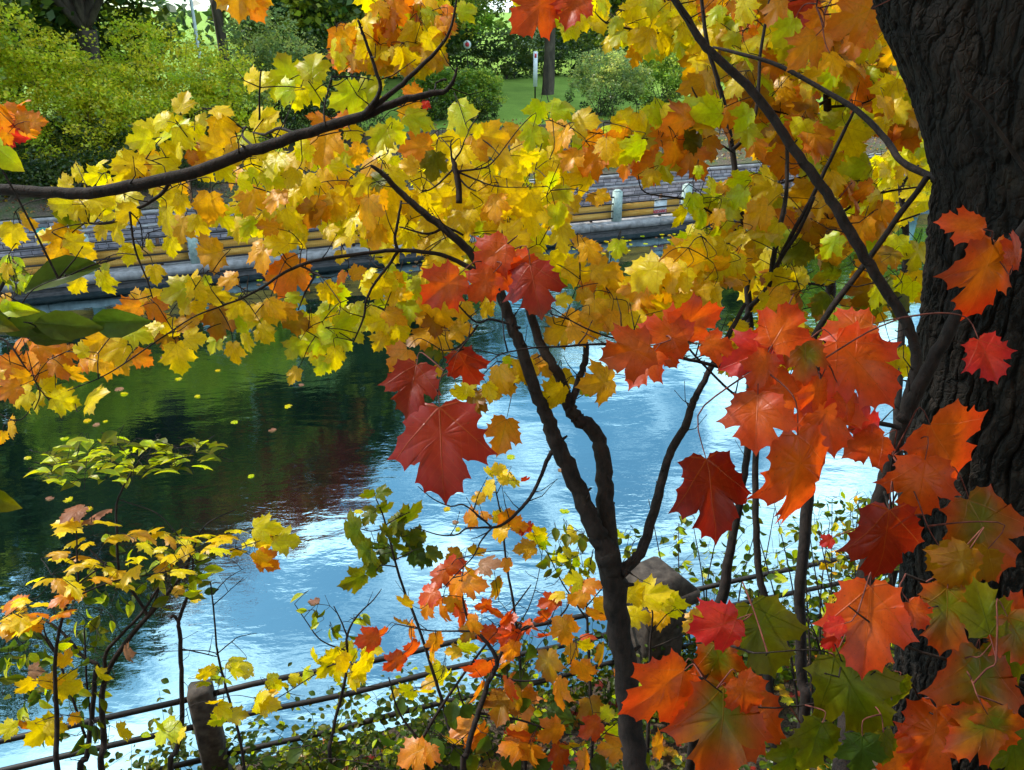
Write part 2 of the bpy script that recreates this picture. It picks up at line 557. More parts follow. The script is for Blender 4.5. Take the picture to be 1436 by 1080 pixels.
# quay edge: coping slabs on dark wet masonry
ck = MB()
s = -62.0
while s < 70:
    L = 2.44
    for (a, b, z0, z1) in ((-0.03, 0.62, 0.20, 0.40),):
        v = [far(s + 0.008, a, z0), far(s + L - 0.008, a, z0), far(s + L - 0.008, b, z0), far(s + 0.008, b, z0),
             far(s + 0.008, a, z1), far(s + L - 0.008, a, z1), far(s + L - 0.008, b, z1 + 0.01), far(s + 0.008, b, z1 + 0.01)]
        ck.add([p[:] for p in v], [(3, 2, 1, 0), (4, 5, 6, 7), (0, 1, 5, 4), (1, 2, 6, 5), (2, 3, 7, 6), (3, 0, 4, 7)])
    s += L
o = ck.build('quay_coping', M['coping']); props(o, 'pale concrete coping slabs along the far edge of the canal', 'coping')
wk = MB()
for z0, z1, a in ((-0.6, 0.10, 0.0), (0.10, 0.20, 0.035)):
    v = [far(-260, a, z0), far(260, a, z0), far(260, 0.6, z0), far(-260, 0.6, z0), far(-260, a, z1), far(260, a, z1), far(260, 0.6, z1), far(-260, 0.6, z1)]
    wk.add([p[:] for p in v], [(4, 5, 6, 7), (0, 1, 5, 4)])
o = wk.build('quay_wall', M['wet']); props(o, 'dark wet masonry quay wall under the far coping', 'quay wall')

# two stepped tiers of coursed stone
rw = empty('retaining_wall', far(0, 1.75, 0.4), 'low grey coursed stone retaining wall behind the orange boards', 'stone wall')


def wall_strip(z0, z1, n0, n1, s0=-62, s1=70):
    mb = MB()
    S = frange(s0, s1, 200)
    for i in range(len(S) - 1):
        a, b = S[i], S[i + 1]
        j0 = 0.012 * math.sin(i * 1.7); j1 = 0.012 * math.sin((i + 1) * 1.7)
        v = [far(a, n0, z0), far(b, n0, z0), far(b, n0, z1 + j1), far(a, n0, z1 + j0)]
        mb.add([p[:] for p in v], [(0, 1, 2, 3)], None, [(a, z0), (b, z0), (b, z1), (a, z1)])
        v = [far(a, n0, z1 + j0), far(b, n0, z1 + j1), far(b, n1, z1 + j1), far(a, n1, z1 + j0)]
        mb.add([p[:] for p in v], [(0, 1, 2, 3)], None, [(a, 0), (b, 0), (b, n1 - n0), (a, n1 - n0)])
    return mb


wall_strip(0.39, 1.10, 1.70, 1.92).build('lower_tier', M['stone'], rw)
wall_strip(1.101, 1.40, 1.86, 2.15).build('upper_tier', M['stone'], rw)
cp = MB(); s = -62
while s < 70:
    L = 1.1 + 0.4 * abs(math.sin(s * 3.1)); a, b = s + .01, s + L - .01
    h1 = 1.465 + 0.012 * math.sin(s * 5)
    v = [far(a, 1.83, 1.402), far(b, 1.83, 1.402), far(b, 2.18, 1.402), far(a, 2.18, 1.402), far(a, 1.83, h1), far(b, 1.83, h1), far(b, 2.18, h1), far(a, 2.18, h1)]
    cp.add([p[:] for p in v], [(3, 2, 1, 0), (4, 5, 6, 7), (0, 1, 5, 4), (1, 2, 6, 5), (2, 3, 7, 6), (3, 0, 4, 7)])
    v = [far(a, 1.66, 1.101), far(b, 1.66, 1.101), far(b, 1.855, 1.101), far(a, 1.855, 1.101), far(a, 1.66, 1.135), far(b, 1.66, 1.135), far(b, 1.855, 1.135), far(a, 1.855, 1.135)]
    cp.add([p[:] for p in v], [(3, 2, 1, 0), (4, 5, 6, 7), (0, 1, 5, 4), (1, 2, 6, 5), (2, 3, 7, 6), (3, 0, 4, 7)])
    s += L
cp.build('coping', M['coping'], rw)

# the far railing
rl = empty('quay_railing', far(0, 0.22, 0.41), 'far railing of pale concrete posts and black rails with orange boards', 'railing')
POST_S = [(2.5 if k > 0 else 2.435) * k for k in range(-10, 13)]
for s_ in POST_S:
    if s_ < -24 or s_ > 30: continue
    mb = MB(); c = far(s_, 0.22, 0.41)
    mb.box(c, 0.26, 0.22, 0.90, FA, taper=0.9)
    mb.box(c + Vector((0, 0, 0.90)), 0.234, 0.198, 0.05, FA, taper=0.55)
    mb.build('post', M['post_conc'], rl)
for z in (0.49, 0.715, 0.94, 1.14):
    mb = MB()
    mb.tube([far(-26, 0.22, z)[:], far(0, 0.22, z)[:], far(32, 0.22, z)[:]], [0.024] * 3, 8)
    mb.build('rail', M['rail'], rl)
for k in range(len(POST_S)):
    s_ = POST_S[k]
    if s_ < -24 or s_ > 30: continue
    for (a, b, z0, z1) in ((s_ + 0.16, s_ + 2.28, 0.50, 0.705), (s_ + 0.16, s_ + 2.28, 0.715, 0.925)):
        mb = MB()
        v = [far(a, 0.27, z0), far(b, 0.27, z0), far(b, 0.30, z0), far(a, 0.30, z0), far(a, 0.27, z1), far(b, 0.27, z1), far(b, 0.30, z1), far(a, 0.30, z1)]
        mb.add([p[:] for p in v], [(3, 2, 1, 0), (4, 5, 6, 7), (0, 1, 5, 4), (1, 2, 6, 5), (2, 3, 7, 6), (3, 0, 4, 7)])
        mb.build('board', M['orange'], rl)
    mb = MB(); mb.box(far(s_ + 1.62, 0.33, 0.41), 0.08, 0.05, 0.68, FA); mb.build('board_stake', M['brown_metal'], rl)

# warning board hung upside down on the boards
sg_s = (far_ground_at(927, 300, 0.18)[1])
sg = empty('danger_sign', far(sg_s, 0.256, 0.5), 'white warning board with red DANGER lettering hanging upside down', 'sign')
mb = MB(); mb.box(far(sg_s, 0.256, 0.46), 0.46, 0.012, 0.50, FA); mb.build('panel', M['white_paint'], sg)
tcu = bpy.data.curves.new('lettering', 'FONT'); tcu.body = 'DANGER'; tcu.size = 0.125; tcu.align_x = 'CENTER'; tcu.align_y = 'CENTER'; tcu.extrude = 0.002; tcu.offset = 0.003
tob = bpy.data.objects.new('tmp', tcu); COL.objects.link(tob)
bpy.context.view_layer.update()
me = bpy.data.meshes.new_from_object(tob.evaluated_get(bpy.context.evaluated_depsgraph_get()))
me.name = 'lettering'
bpy.data.objects.remove(tob)
lt = bpy.data.objects.new('lettering', me); me.materials.clear(); me.materials.append(M['red_paint']); COL.objects.link(lt)
lt.parent = sg
lt.location = far(sg_s, 0.243, 0.57) - sg.location
lt.rotation_euler = (Matrix.Rotation(FA, 3, 'Z') @ Matrix.Rotation(math.pi / 2, 3, 'X') @ Matrix.Rotation(math.pi, 3, 'Z')).to_euler()
mb = MB()
for zz in (0.535, 0.615): mb.box(far(sg_s, 0.2475, zz), 0.43, 0.004, 0.006, FA)
mb.build('red_border', M['red_paint'], sg)

# wooden stakes on the slope above the wall
for k, (px, n, lab) in enumerate(((263, 1.97, 'thin reddish wooden stake above the wall, leftmost of the three'),
                                  (765, 2.3, 'thin reddish wooden stake on the littered slope, middle of the three'),
                                  (965, 2.0, 'thin reddish wooden stake above the wall right of the warning board'))):
    p, s_ = far_ground_at(px, 250, n)
    mb = MB(); mb.box(Vector((p.x, p.y, 1.44)), 0.06, 0.05, 1.05 if k != 1 else 0.7, FA); 
    o = mb.build('wooden_stake', M['wood_stake']); props(o, lab, 'stake', 'wooden stakes above the stone wall')
p, s_ = far_ground_at(57, 310, 1.75)
mb = MB(); mb.box(Vector((p.x, p.y, 1.145)), 0.36, 0.10, 0.07, FA, taper=0.9)
mb.tube([(p + Vector((-.15, 0, 0)))[:2] + (1.22,), p[:2] + (1.27,), (p + Vector((.15, 0.03, 0)))[:2] + (1.22,)], [0.012] * 3, 6)
o = mb.build('plastic_toolbox', M['teal']); props(o, 'small teal plastic box with a handle on the stone wall', 'box')

# ------------------------------------------------------------------ the near side
NA = Vector((-1.84, 3.36, 0)); NBp = Vector((1.31, 4.31, 0))
ND = (NBp - NA).normalized(); NM = Vector((ND.y, -ND.x, 0))      # NM points back to the camera
NANG = math.atan2(ND.y, ND.x)


def near(s, m, z=0.0):
    return NA + ND * s + NM * m + Vector((0, 0, z))


def near_z(m):
    prof = [(-0.35, 1.42), (0, 1.45), (1.2, 1.72), (2.2, 2.45), (3.2, 3.7), (4.2, 4.3), (8, 4.6), (40, 5)]
    if m < -0.35: return 1.42
    for (a, za), (b, zb) in zip(prof, prof[1:]):
        if m <= b: return za + (zb - za) * (m - a) / (b - a)
    return 5


def near_z_at(p):
    return near_z((p - NA).dot(NM))


grid('near_bank', [-120, -40, -12] + frange(-8, 14, 80) + [20, 50, 120], frange(-0.30, 4.4, 44) + [6, 10, 40],
     lambda s, m: (lambda p: p + Vector((0, 0, near_z(m) + rough(p, 0.09, 2.0))))(near(s, m)), M['bank'])
grid('near_quay_wall', [-120, 120], [-0.6, 1.42], lambda s, z: near(s, -0.29, z), M['wet'], 'dark masonry wall under the near railing', kind=None, cat='quay wall')

nf = empty('canal_railing', near(0, 0, 1.45), 'old railing of round black pipes between weathered posts on the near bank', 'railing')
for j, z in enumerate((2.38, 2.155, 1.87)):
    for a, b in ((-7, 0.0), (0.0, 2.93), (2.93, 10.0)):
        mb = MB()
        n_ = 10
        pts = [near(a + (b - a) * i / n_, 0, z + 0.012 * math.sin(i * 1.3 + j) * (0 if i in (0, n_) else 1))[:] for i in range(n_ + 1)]
        mb.tube(pts, [0.018] * len(pts), 10)
        mb.build('rail', M['rail'], nf, smooth=True)


def bevel_box(mb, c, sx, sy, sz, rz, bv, taper=1.0, seed=0):
    """chamfered, slightly chipped block"""
    rr = random.Random(seed)
    cs, sn = math.cos(rz), math.sin(rz)
    rings = []
    for z, k, ins in ((0, 1, 0), (sz - bv, taper, 0), (sz, taper, bv)):
        ring = []
        hx, hy = sx / 2 * k - ins, sy / 2 * k - ins
        for x, y in ((-hx + bv, -hy), (hx - bv, -hy), (hx, -hy + bv), (hx, hy - bv), (hx - bv, hy), (-hx + bv, hy), (-hx, hy - bv), (-hx, -hy + bv)):
            x += rr.uniform(-1, 1) * bv * .3; y += rr.uniform(-1, 1) * bv * .3
            ring.append((c[0] + x * cs - y * sn, c[1] + x * sn + y * cs, c[2] + z + rr.uniform(-1, 1) * bv * .25 * (z > 0)))
        rings.append(ring)
    vs = [p for r in rings for p in r]
    fs = [(i * 8 + k, i * 8 + (k + 1) % 8, (i + 1) * 8 + (k + 1) % 8, (i + 1) * 8 + k) for i in range(2) for k in range(8)]
    fs += [tuple(range(7, -1, -1)), tuple(range(16, 24))]
    mb.add(vs, fs)


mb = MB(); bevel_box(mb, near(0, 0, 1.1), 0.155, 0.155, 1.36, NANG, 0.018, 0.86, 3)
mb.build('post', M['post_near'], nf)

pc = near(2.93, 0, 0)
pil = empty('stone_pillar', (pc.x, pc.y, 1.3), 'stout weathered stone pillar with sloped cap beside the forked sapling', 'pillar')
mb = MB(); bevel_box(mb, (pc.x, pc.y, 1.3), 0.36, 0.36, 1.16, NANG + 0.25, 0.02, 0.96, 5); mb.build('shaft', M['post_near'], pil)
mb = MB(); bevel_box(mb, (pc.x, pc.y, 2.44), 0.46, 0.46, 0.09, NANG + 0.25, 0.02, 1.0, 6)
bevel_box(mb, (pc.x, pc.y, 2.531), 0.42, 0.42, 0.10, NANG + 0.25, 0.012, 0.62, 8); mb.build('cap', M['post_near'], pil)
# ------------------------------------------------------------------ trees and bushes beyond the canal
PAL = {
    'olive': [srgb(100, 118, 28), srgb(132, 145, 34), srgb(78, 98, 24), srgb(160, 160, 42)],
    'lime': [srgb(200, 214, 46), srgb(224, 228, 66), srgb(168, 192, 48), srgb(228, 220, 60)],
    'green': [srgb(128, 162, 56), srgb(154, 184, 66), srgb(100, 138, 48), srgb(184, 198, 74)],
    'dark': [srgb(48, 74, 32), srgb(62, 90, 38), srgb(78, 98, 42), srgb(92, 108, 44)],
    'grey': [srgb(140, 164, 100), srgb(164, 182, 112), srgb(112, 142, 84), srgb(184, 194, 104)],
    'red': [srgb(160, 50, 30), srgb(190, 78, 34), srgb(140, 36, 28), srgb(176, 110, 40)],
    'gold': [srgb(222, 176, 36), srgb(236, 196, 50), srgb(214, 150, 40), srgb(196, 186, 50)],
}


def leaf_cards(centers, size, cols, seed, squash=0.5, aspect=0.62):
    """little pointed leaves, each a bent pair of faces, at the given centres"""
    rs = np.random.RandomState(seed)
    n = len(centers)
    d = rs.normal(size=(n, 3)); d[:, 2] = d[:, 2] * squash - 0.25; d /= np.linalg.norm(d, axis=1)[:, None]
    q = rs.normal(size=(n, 3)); s = np.cross(d, q); s /= np.linalg.norm(s, axis=1)[:, None]
    nn = np.cross(d, s)
    L = size * rs.uniform(0.6, 1.35, size=n)[:, None]
    w = L * aspect * 0.5
    c = np.asarray(centers)
    v0 = c - d * L * 0.5; v1 = c + s * w - d * L * 0.05 + nn * L * 0.08; v2 = c + d * L * 0.5; v3 = c - s * w - d * L * 0.05 + nn * L * 0.08
    V = np.stack([v0, v1, v2, v3], axis=1).reshape(-1, 3)
    Fs = [(4 * i, 4 * i + 1, 4 * i + 2, 4 * i + 3) for i in range(n)]
    T = np.repeat(cols, 4, axis=0)
    return V, Fs, T


def crown_points(blobs, n_clump, per, clump_r, rs, flat=0.7):
    """clump centres through the volume of a few ellipsoids, biased to the shell; then leaves round each"""
    cl = []
    wts = np.array([b[3] * b[4] * b[5] for b in blobs]) ** 0.7; wts = wts / wts.sum()
    for b, w in zip(blobs, wts):
        k = max(3, int(n_clump * w))
        v = rs.normal(size=(k, 3)); v /= np.linalg.norm(v, axis=1)[:, None]
        r = rs.uniform(0.35, 1.0, size=k) ** 0.6
        r *= 1 + 0.16 * np.sin(v[:, 0] * 5 + b[0]) * np.sin(v[:, 2] * 6 + b[1])
        cl.append(np.array(b[:3]) + v * r[:, None] * np.array(b[3:6]))
    cl = np.concatenate(cl)
    k = len(cl)
    cr = clump_r * rs.uniform(0.5, 1.5, size=k)
    idx = np.repeat(np.arange(k), per)
    o = rs.normal(size=(len(idx), 3)); o /= np.linalg.norm(o, axis=1)[:, None]
    o *= (rs.uniform(0, 1, size=len(idx)) ** 0.45)[:, None]
    o[:, 2] *= flat
    return cl, idx, cl[idx] + o * cr[idx][:, None]


def pick_cols(pal, idx, k, rs, pal2=None, mask=None):
    """a colour per clump with a little change from leaf to leaf"""
    A = np.array(PAL[pal])
    base = A[rs.randint(0, len(A), size=k)]
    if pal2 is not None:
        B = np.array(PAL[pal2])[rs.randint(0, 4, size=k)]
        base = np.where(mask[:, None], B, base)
    c = base[idx] * rs.uniform(0.72, 1.3, size=(len(idx), 1))
    c[:, 0] *= rs.uniform(0.85, 1.2, size=len(idx))
    return np.clip(c, 0, 1)


def far_tree(name, cat, label, base, blobs, pal, n_clump, per, clump_r, lsize, trunk_r, seed, fork=None, group=None, pal2=None, m2=None, limbs=9, stems=1, crownname='crown'):
    rs = np.random.RandomState(seed); rr = random.Random(seed)
    root = empty(name, base, label, cat, group)
    blobs = [(base.x + b[0], base.y + b[1], base.z + b[2], b[3], b[4], b[5]) for b in blobs]
    cl, idx, pts = crown_points(blobs, n_clump, per, clump_r, rs)
    mask = None
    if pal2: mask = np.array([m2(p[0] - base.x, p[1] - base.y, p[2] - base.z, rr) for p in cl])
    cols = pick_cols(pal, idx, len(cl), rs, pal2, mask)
    mb = MB(); V, Fs, T = leaf_cards(pts, lsize, cols, seed + 1)
    mb.add(V, Fs, T)
    fk = Vector((base.x, base.y, base.z + (fork or 1.0)))
    for k in range(stems):
        tb = MB()
        if stems == 1:
            mid = base.lerp(fk, 0.5) + Vector((rr.uniform(-.1, .1), 0, 0))
            p, r = smooth_path([base - Vector((0, 0, .4)), base + Vector((0, 0, .15)), mid, fk], [trunk_r * 1.6, trunk_r * 1.2, trunk_r, trunk_r * 0.92])
            tb.tube(p, r, 12, wob=0.05)
            tb.build('trunk', M['bark_far'], root, smooth=True)
    lm = MB()
    order = sorted(range(len(cl)), key=lambda i: rr.random())[:limbs]
    for i in order:
        e = Vector(cl[i]); st = fk if stems == 1 else base + Vector((rr.uniform(-.35, .35), rr.uniform(-.35, .35), -.1))
        m1 = st.lerp(e, 0.4) + Vector((rr.uniform(-.3, .3), rr.uniform(-.3, .3), (e.z - st.z) * 0.18)) * min(1, (e - st).length / 3)
        r0 = trunk_r * rr.uniform(0.35, 0.62)
        p, r = smooth_path([st, m1, e], [r0, r0 * 0.6, r0 * 0.14], 5)
        lm.tube(p, r, 7, wob=0.05)
        for q in range(3):
            f = cl[rr.randrange(len(cl))]; f = Vector(f)
            j = rr.randrange(4, len(p) - 1)
            if (f - p[j]).length < (e - st).length * 0.6:
                lm.tube([p[j], p[j].lerp(f, .5) + Vector((0, 0, .1)), f], [r[j] * .5, r[j] * .35, r[j] * .1], 5)
    lm.build('limbs', M['bark_far'], root, smooth=True)
    mb.build(crownname, M['leaf_park' if name in ('park_tree', 'drooping_tree', 'maple_tree') else 'leaf_far'], root)
    return root


def px_base(px, n, py=150):
    return far_ground_at(px, py, n)[0]


# the big maple at the upper left
b = px_base(136, 9.0, 110)
far_tree('maple_tree', 'tree', 'big old maple with thick forked trunk and olive crown behind the bushes', b,
         [(-2.6, 0, 6.6, 3.0, 3, 1.7), (2.9, -.5, 6.3, 3.1, 3, 1.6), (0, .6, 8.8, 4.6, 4, 2.8), (1.4, -1.6, 6.8, 3.2, 2, 1.2), (-0.6, -1.0, 10.8, 3.6, 3, 2.4), (-5.5, 0.5, 9.0, 2.6, 2.6, 2.6)], 'olive', 640, 34, 0.62, 0.16, 0.30, 21, fork=3.0,
         pal2='red', m2=lambda x, y, z, r: (z > 7.6 and r.random() < 0.75) or r.random() < 0.08, limbs=14)
# bushes along the top of the slope (left), the tall honeysuckles
SHR = [
    (18, 4.6, 3.3, 1.5, 'lime', 'tall yellow green bush at the left end of the bank row'),
    (95, 5.0, 3.0, 1.5, 'lime', 'yellow green bush just left of the big maple trunk'),
    (172, 4.8, 2.3, 1.3, 'lime', 'low yellow green bush in front of the big maple trunk'),
    (228, 5.2, 3.2, 1.6, 'lime', 'bright yellow green bush just right of the big maple trunk'),
    (312, 5.4, 2.5, 1.5, 'lime', 'loose yellow green bush below the gap of open sky'),
    (395, 6.2, 3.3, 1.7, 'grey', 'pale grey green bush right of the gap of open sky'),
    (478, 6.4, 2.6, 1.4, 'dark', 'dark green bush between the pale bush and the lawn'),
]
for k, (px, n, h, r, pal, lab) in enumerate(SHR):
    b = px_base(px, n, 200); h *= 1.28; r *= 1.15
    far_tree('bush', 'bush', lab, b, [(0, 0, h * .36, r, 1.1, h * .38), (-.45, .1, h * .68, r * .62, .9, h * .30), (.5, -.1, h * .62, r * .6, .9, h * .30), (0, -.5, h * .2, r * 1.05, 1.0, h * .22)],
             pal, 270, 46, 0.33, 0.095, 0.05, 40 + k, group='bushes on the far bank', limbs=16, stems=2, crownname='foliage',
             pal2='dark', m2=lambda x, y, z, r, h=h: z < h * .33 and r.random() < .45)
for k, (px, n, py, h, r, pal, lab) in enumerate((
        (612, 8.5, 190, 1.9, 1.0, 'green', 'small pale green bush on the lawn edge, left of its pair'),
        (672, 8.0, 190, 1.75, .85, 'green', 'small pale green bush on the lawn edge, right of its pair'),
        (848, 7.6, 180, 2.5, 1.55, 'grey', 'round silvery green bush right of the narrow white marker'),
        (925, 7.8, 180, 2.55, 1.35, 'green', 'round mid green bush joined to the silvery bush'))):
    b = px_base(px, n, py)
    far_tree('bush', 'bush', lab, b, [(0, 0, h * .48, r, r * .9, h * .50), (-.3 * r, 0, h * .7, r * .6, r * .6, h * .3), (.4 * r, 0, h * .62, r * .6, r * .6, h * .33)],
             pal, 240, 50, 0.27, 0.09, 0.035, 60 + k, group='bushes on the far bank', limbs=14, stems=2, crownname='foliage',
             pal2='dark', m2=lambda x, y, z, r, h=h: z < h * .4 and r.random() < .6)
# undergrowth in the dark at the foot of the left bushes
for k, px in enumerate((10, 70, 130, 190, 250)):
    b = px_base(px, 3.2, 250)
    far_tree('ground_shrub', 'bush', ('low dark shrub at the foot of the %s' % ('left end bush', 'second bush from the left', 'big maple', 'bright yellow bush', 'loose green bush')[k]), b,
             [(0, 0, .5, 1.2, .7, .55)], 'dark', 60, 42, 0.26, 0.09, 0.03, 80 + k, group='low shrubs above the stone wall', limbs=6, stems=2, crownname='foliage')

# slender yellow green tree at the far left, nearer the water
b = px_base(-22, 3.8, 200)
far_tree('young_maple', 'tree', 'bright yellow green young maple at the far left of the bank', b,
         [(0, 0, 3.0, 1.3, 1.3, 1.6), (.5, 0, 4.6, 1.3, 1.2, 1.3), (.2, 0, 6.0, 1.3, 1.3, 1.1)], 'lime', 190, 30, 0.40, 0.13, 0.08, 91, fork=1.6, pal2='dark', m2=lambda x, y, z, r: z > 4.4)  # upper crown coloured dark to keep its reflection in the water dark
# trees of the park behind
BT = [
    (-150, 9, 16.5, 5.4, 'dark', 'dark tree beyond the left edge of the bank'),
    (20, 13, 16.5, 4.6, 'dark', 'dark tree standing behind the big maple on the left'),
    (150, 14, 15, 3.6, 'dark', 'dark tree standing behind the big maple on the right'),
    (428, 17, 14.5, 3.4, 'dark', 'tall dark green tree right of the gap of open sky'),
    (500, 21, 15, 4.0, 'dark', 'tall dark tree behind the dark green one'),
    (318, 15, 15.5, 4.0, 'dark', 'tall tree whose high reddish crown closes over the gap of open sky'),
    (575, 24, 13, 3.8, 'dark', 'dark green tree behind the pale lamp post on the lawn'),
    (640, 40, 13.0, 4.0, 'green', 'green tree far back between the lamp post and the drooping tree'),
    (820, 34, 11.5, 4.0, 'dark', 'dark tree behind the house roof'),
    (905, 24, 12.0, 4.4, 'dark', 'dark spreading tree behind the silvery bush'),
    (1010, 19, 11.0, 4.2, 'olive', 'olive green tree right of the silvery bush'),
    (1120, 22, 12, 4.4, 'lime', 'yellow green tree behind the slender dark stems'),
    (1230, 19, 11.5, 4.2, 'lime', 'yellow green tree just left of the great trunk'),
    (1370, 24, 12.0, 4.8, 'green', 'green tree hidden mostly behind the great trunk'),
    (1540, 24, 12.0, 5.0, 'green', 'green tree beyond the right edge of the bank'),
]
for k, (px, n, h, r, pal, lab) in enumerate(BT):
    b = px_base(px, n, 120)
    low = 0.2 if k != 5 else 0.5
    far_tree('park_tree', 'tree', lab, b,
             [(0, 0, h * .72, r, r, h * .24), (-.45 * r, 0, h * .48, r * .75, r * .75, h * .20), (.5 * r, -.2 * r, h * .44, r * .72, r * .7, h * .20), (0, -.3 * r, h * low, r * .9, r * .7, h * .17)] if k != 5 else [(0, 0, h * .72, r * 1.1, r, h * .22), (-.3, 0, h * .56, r * .8, r * .8, h * .12)],
             pal, 620, 30, 0.75, 0.34, 0.2, 120 + k, fork=h * .25, group='trees of the park behind the bushes', limbs=12,
             pal2='red' if k == 5 else 'dark' if pal != 'dark' else 'olive', m2=(lambda x, y, z, r: z > 8.5) if k == 5 else (lambda x, y, z, r: r.random() < .25))
# drooping dark tree with its leaning trunk by the marker
b = px_base(768, 13.5, 150)
far_tree('drooping_tree', 'tree', 'dark drooping tree with leaning trunk beside the narrow white marker', b,
         [(-1.2, 0, 6.6, 3.4, 3, 2.4), (-2.6, -.5, 4.6, 1.7, 1.4, 1.6), (-.6, -.6, 4.4, 1.3, 1.2, 1.2), (-3.6, -.2, 5.0, 1.3, 1.2, 1.8), (1.2, .2, 5.6, 1.8, 1.8, 1.2)], 'olive', 420, 30, 0.45, 0.13, 0.24, 160, fork=3.6,
         pal2='dark', m2=lambda x, y, z, r: r.random() < .55, limbs=12)
# hedge like dark thicket at the back of the lawn
for k, px in enumerate((520, 565, 612, 665, 715, 745, 800)):
    b = px_base(px, 20.5 + (k % 2), 140)
    far_tree('thicket_shrub', 'bush', 'dark dense shrub at the back of the lawn', b, [(0, 0, 1.1, 1.5, 1.0, 1.3)], 'dark', 70, 34, 0.4, 0.16, 0.05, 180 + k,
             group='dark shrubs at the back of the lawn', limbs=6, stems=2, crownname='foliage')
hz = [(-260 + 40 * k) for k in range(14)]
hb = MB()
rs = np.random.RandomState(5)
bl = [far(s_, 62 + 6 * math.sin(s_), 4)[:] + (24, 5, 4.5) for s_ in hz]
cl, idx, pts = crown_points(bl, 1500, 12, 2.2, rs)
V, Fs, T = leaf_cards(pts, 1.0, pick_cols('dark', idx, len(cl), rs), 9)
hb.add(V, Fs, T)
o = hb.build('distant_woods', M['leaf_far']); props(o, 'mass of dark trees closing the view behind the park', 'woods', None, 'stuff')

# ------------------------------------------------------------------ park furniture
def pole(name, px, py0, n, h, r, lab, arm=False):
    b = px_base(px, n, py0)
    e = empty(name, b, lab, 'lamp post', 'pale lamp posts in the park')
    mb = MB(); mb.tube([b[:], (b.x, b.y, b.z + .5), (b.x, b.y, b.z + .52), (b.x, b.y, b.z + h)], [r * 1.6, r * 1.5, r, r * .6], 10)
    mb.build('pole', M['pale_pole'], e, smooth=True)
    mb = MB(); mb.tube([(b.x, b.y, b.z + h), (b.x + .1, b.y - .2, b.z + h + .35), (b.x + .15, b.y - .9, b.z + h + .45)], [r * .5] * 3, 8); mb.build('arm', M['pale_pole'], e, smooth=True)
    mb = MB(); mb.box((b.x + .15, b.y - 1.0, b.z + h + .38), .22, .5, .12, 0, taper=.7); mb.build('lamp_head', M['pale_pole'], e)


pole('lamp_post', 277, 60, 11, 6.5, 0.07, 'tall pale lamp post against the open sky at the upper left')
pole('lamp_post', 612, 130, 15, 5.5, 0.09, 'pale lamp post at the back of the lawn under the yellow leaves')

b = px_base(750, 10.5, 160)
ms = empty('marker_sign', b, 'narrow white vertical marker board on a black post on the lawn', 'sign')
mb = MB(); mb.tube([b[:], (b.x, b.y, b.z + 2.1)], [0.03, 0.03], 8); mb.build('post', M['rail'], ms)
mb = MB(); mb.box((b.x, b.y - .05, b.z + .75), .17, .02, 1.33, 0); mb.build('board', M['white_paint'], ms)
mb = MB()
mb.box((b.x, b.y - .064, b.z + 1.84), .09, .004, .16, 0)
mb.build('red_mark', M['red_paint'], ms)

b = px_base(657, 19.5, 140)
rs_ = empty('round_sign', b, 'small pale round sign on a thin post at the back of the lawn', 'sign')
mb = MB(); mb.tube([b[:], (b.x, b.y, b.z + 1.7)], [0.025, 0.025], 8); mb.build('post', M['rail'], rs_)
mb = MB(); mb.tube([(b.x, b.y - .03, b.z + 1.75), (b.x, b.y - .05, b.z + 1.75)], [0.2, 0.2], 20); mb.build('disc', M['white_paint'], rs_)
mb = MB(); mb.tube([(b.x, b.y - .051, b.z + 1.75), (b.x, b.y - .056, b.z + 1.75)], [0.11, 0.11], 16); mb.build('emblem', M['red_paint'], rs_)

b = px_base(800, 44, 120)
hs = empty('house', b, 'grey house with a steep gabled roof glimpsed through the trees', 'house')
mb = MB(); mb.box(b, 8, 7, 3.4, 0.15)
mb.build('wall', M['siding'], hs)
cs, sn = math.cos(.15), math.sin(.15)
def R2(x, y, z): return (b.x + x * cs - y * sn, b.y + x * sn + y * cs, b.z + z)
mb = MB()
gv = [R2(-4, -3.49, 3.4), R2(4, -3.49, 3.4), R2(0, -3.49, 6.9), R2(-4, -3.3, 3.4), R2(4, -3.3, 3.4), R2(0, -3.3, 6.9)]
mb.add(gv, [(0, 1, 2), (5, 4, 3)]); mb.build('gable', M['siding'], hs)
mb = MB()
for sx in (-1, 1):
    gv = [R2(sx * 4.5, -4, 2.95), R2(0, -4, 7.0), R2(0, 4, 7.0), R2(sx * 4.5, 4, 2.95), R2(sx * 4.5, -4, 3.2), R2(0, -4, 7.25), R2(0, 4, 7.25), R2(sx * 4.5, 4, 3.2)]
    mb.add(gv, [(0, 1, 2, 3), (7, 6, 5, 4), (0, 4, 5, 1), (2, 6, 7, 3), (0, 3, 7, 4)])
mb.build('roof', M['roof'], hs)
for x in (-2.2, 2.2, 0):
    w = MB(); z = 1.2 if x else 4.3
    cpt = R2(x, -3.53, z); w.box(cpt, 1.1, .06, 1.3, 0.15); f = w.build('window', M['white_paint'], hs)
    w = MB(); cpt = R2(x, -3.57, z + .1); w.box(cpt, .9, .03, 1.1, 0.15); w.build('pane', M['window'], f)

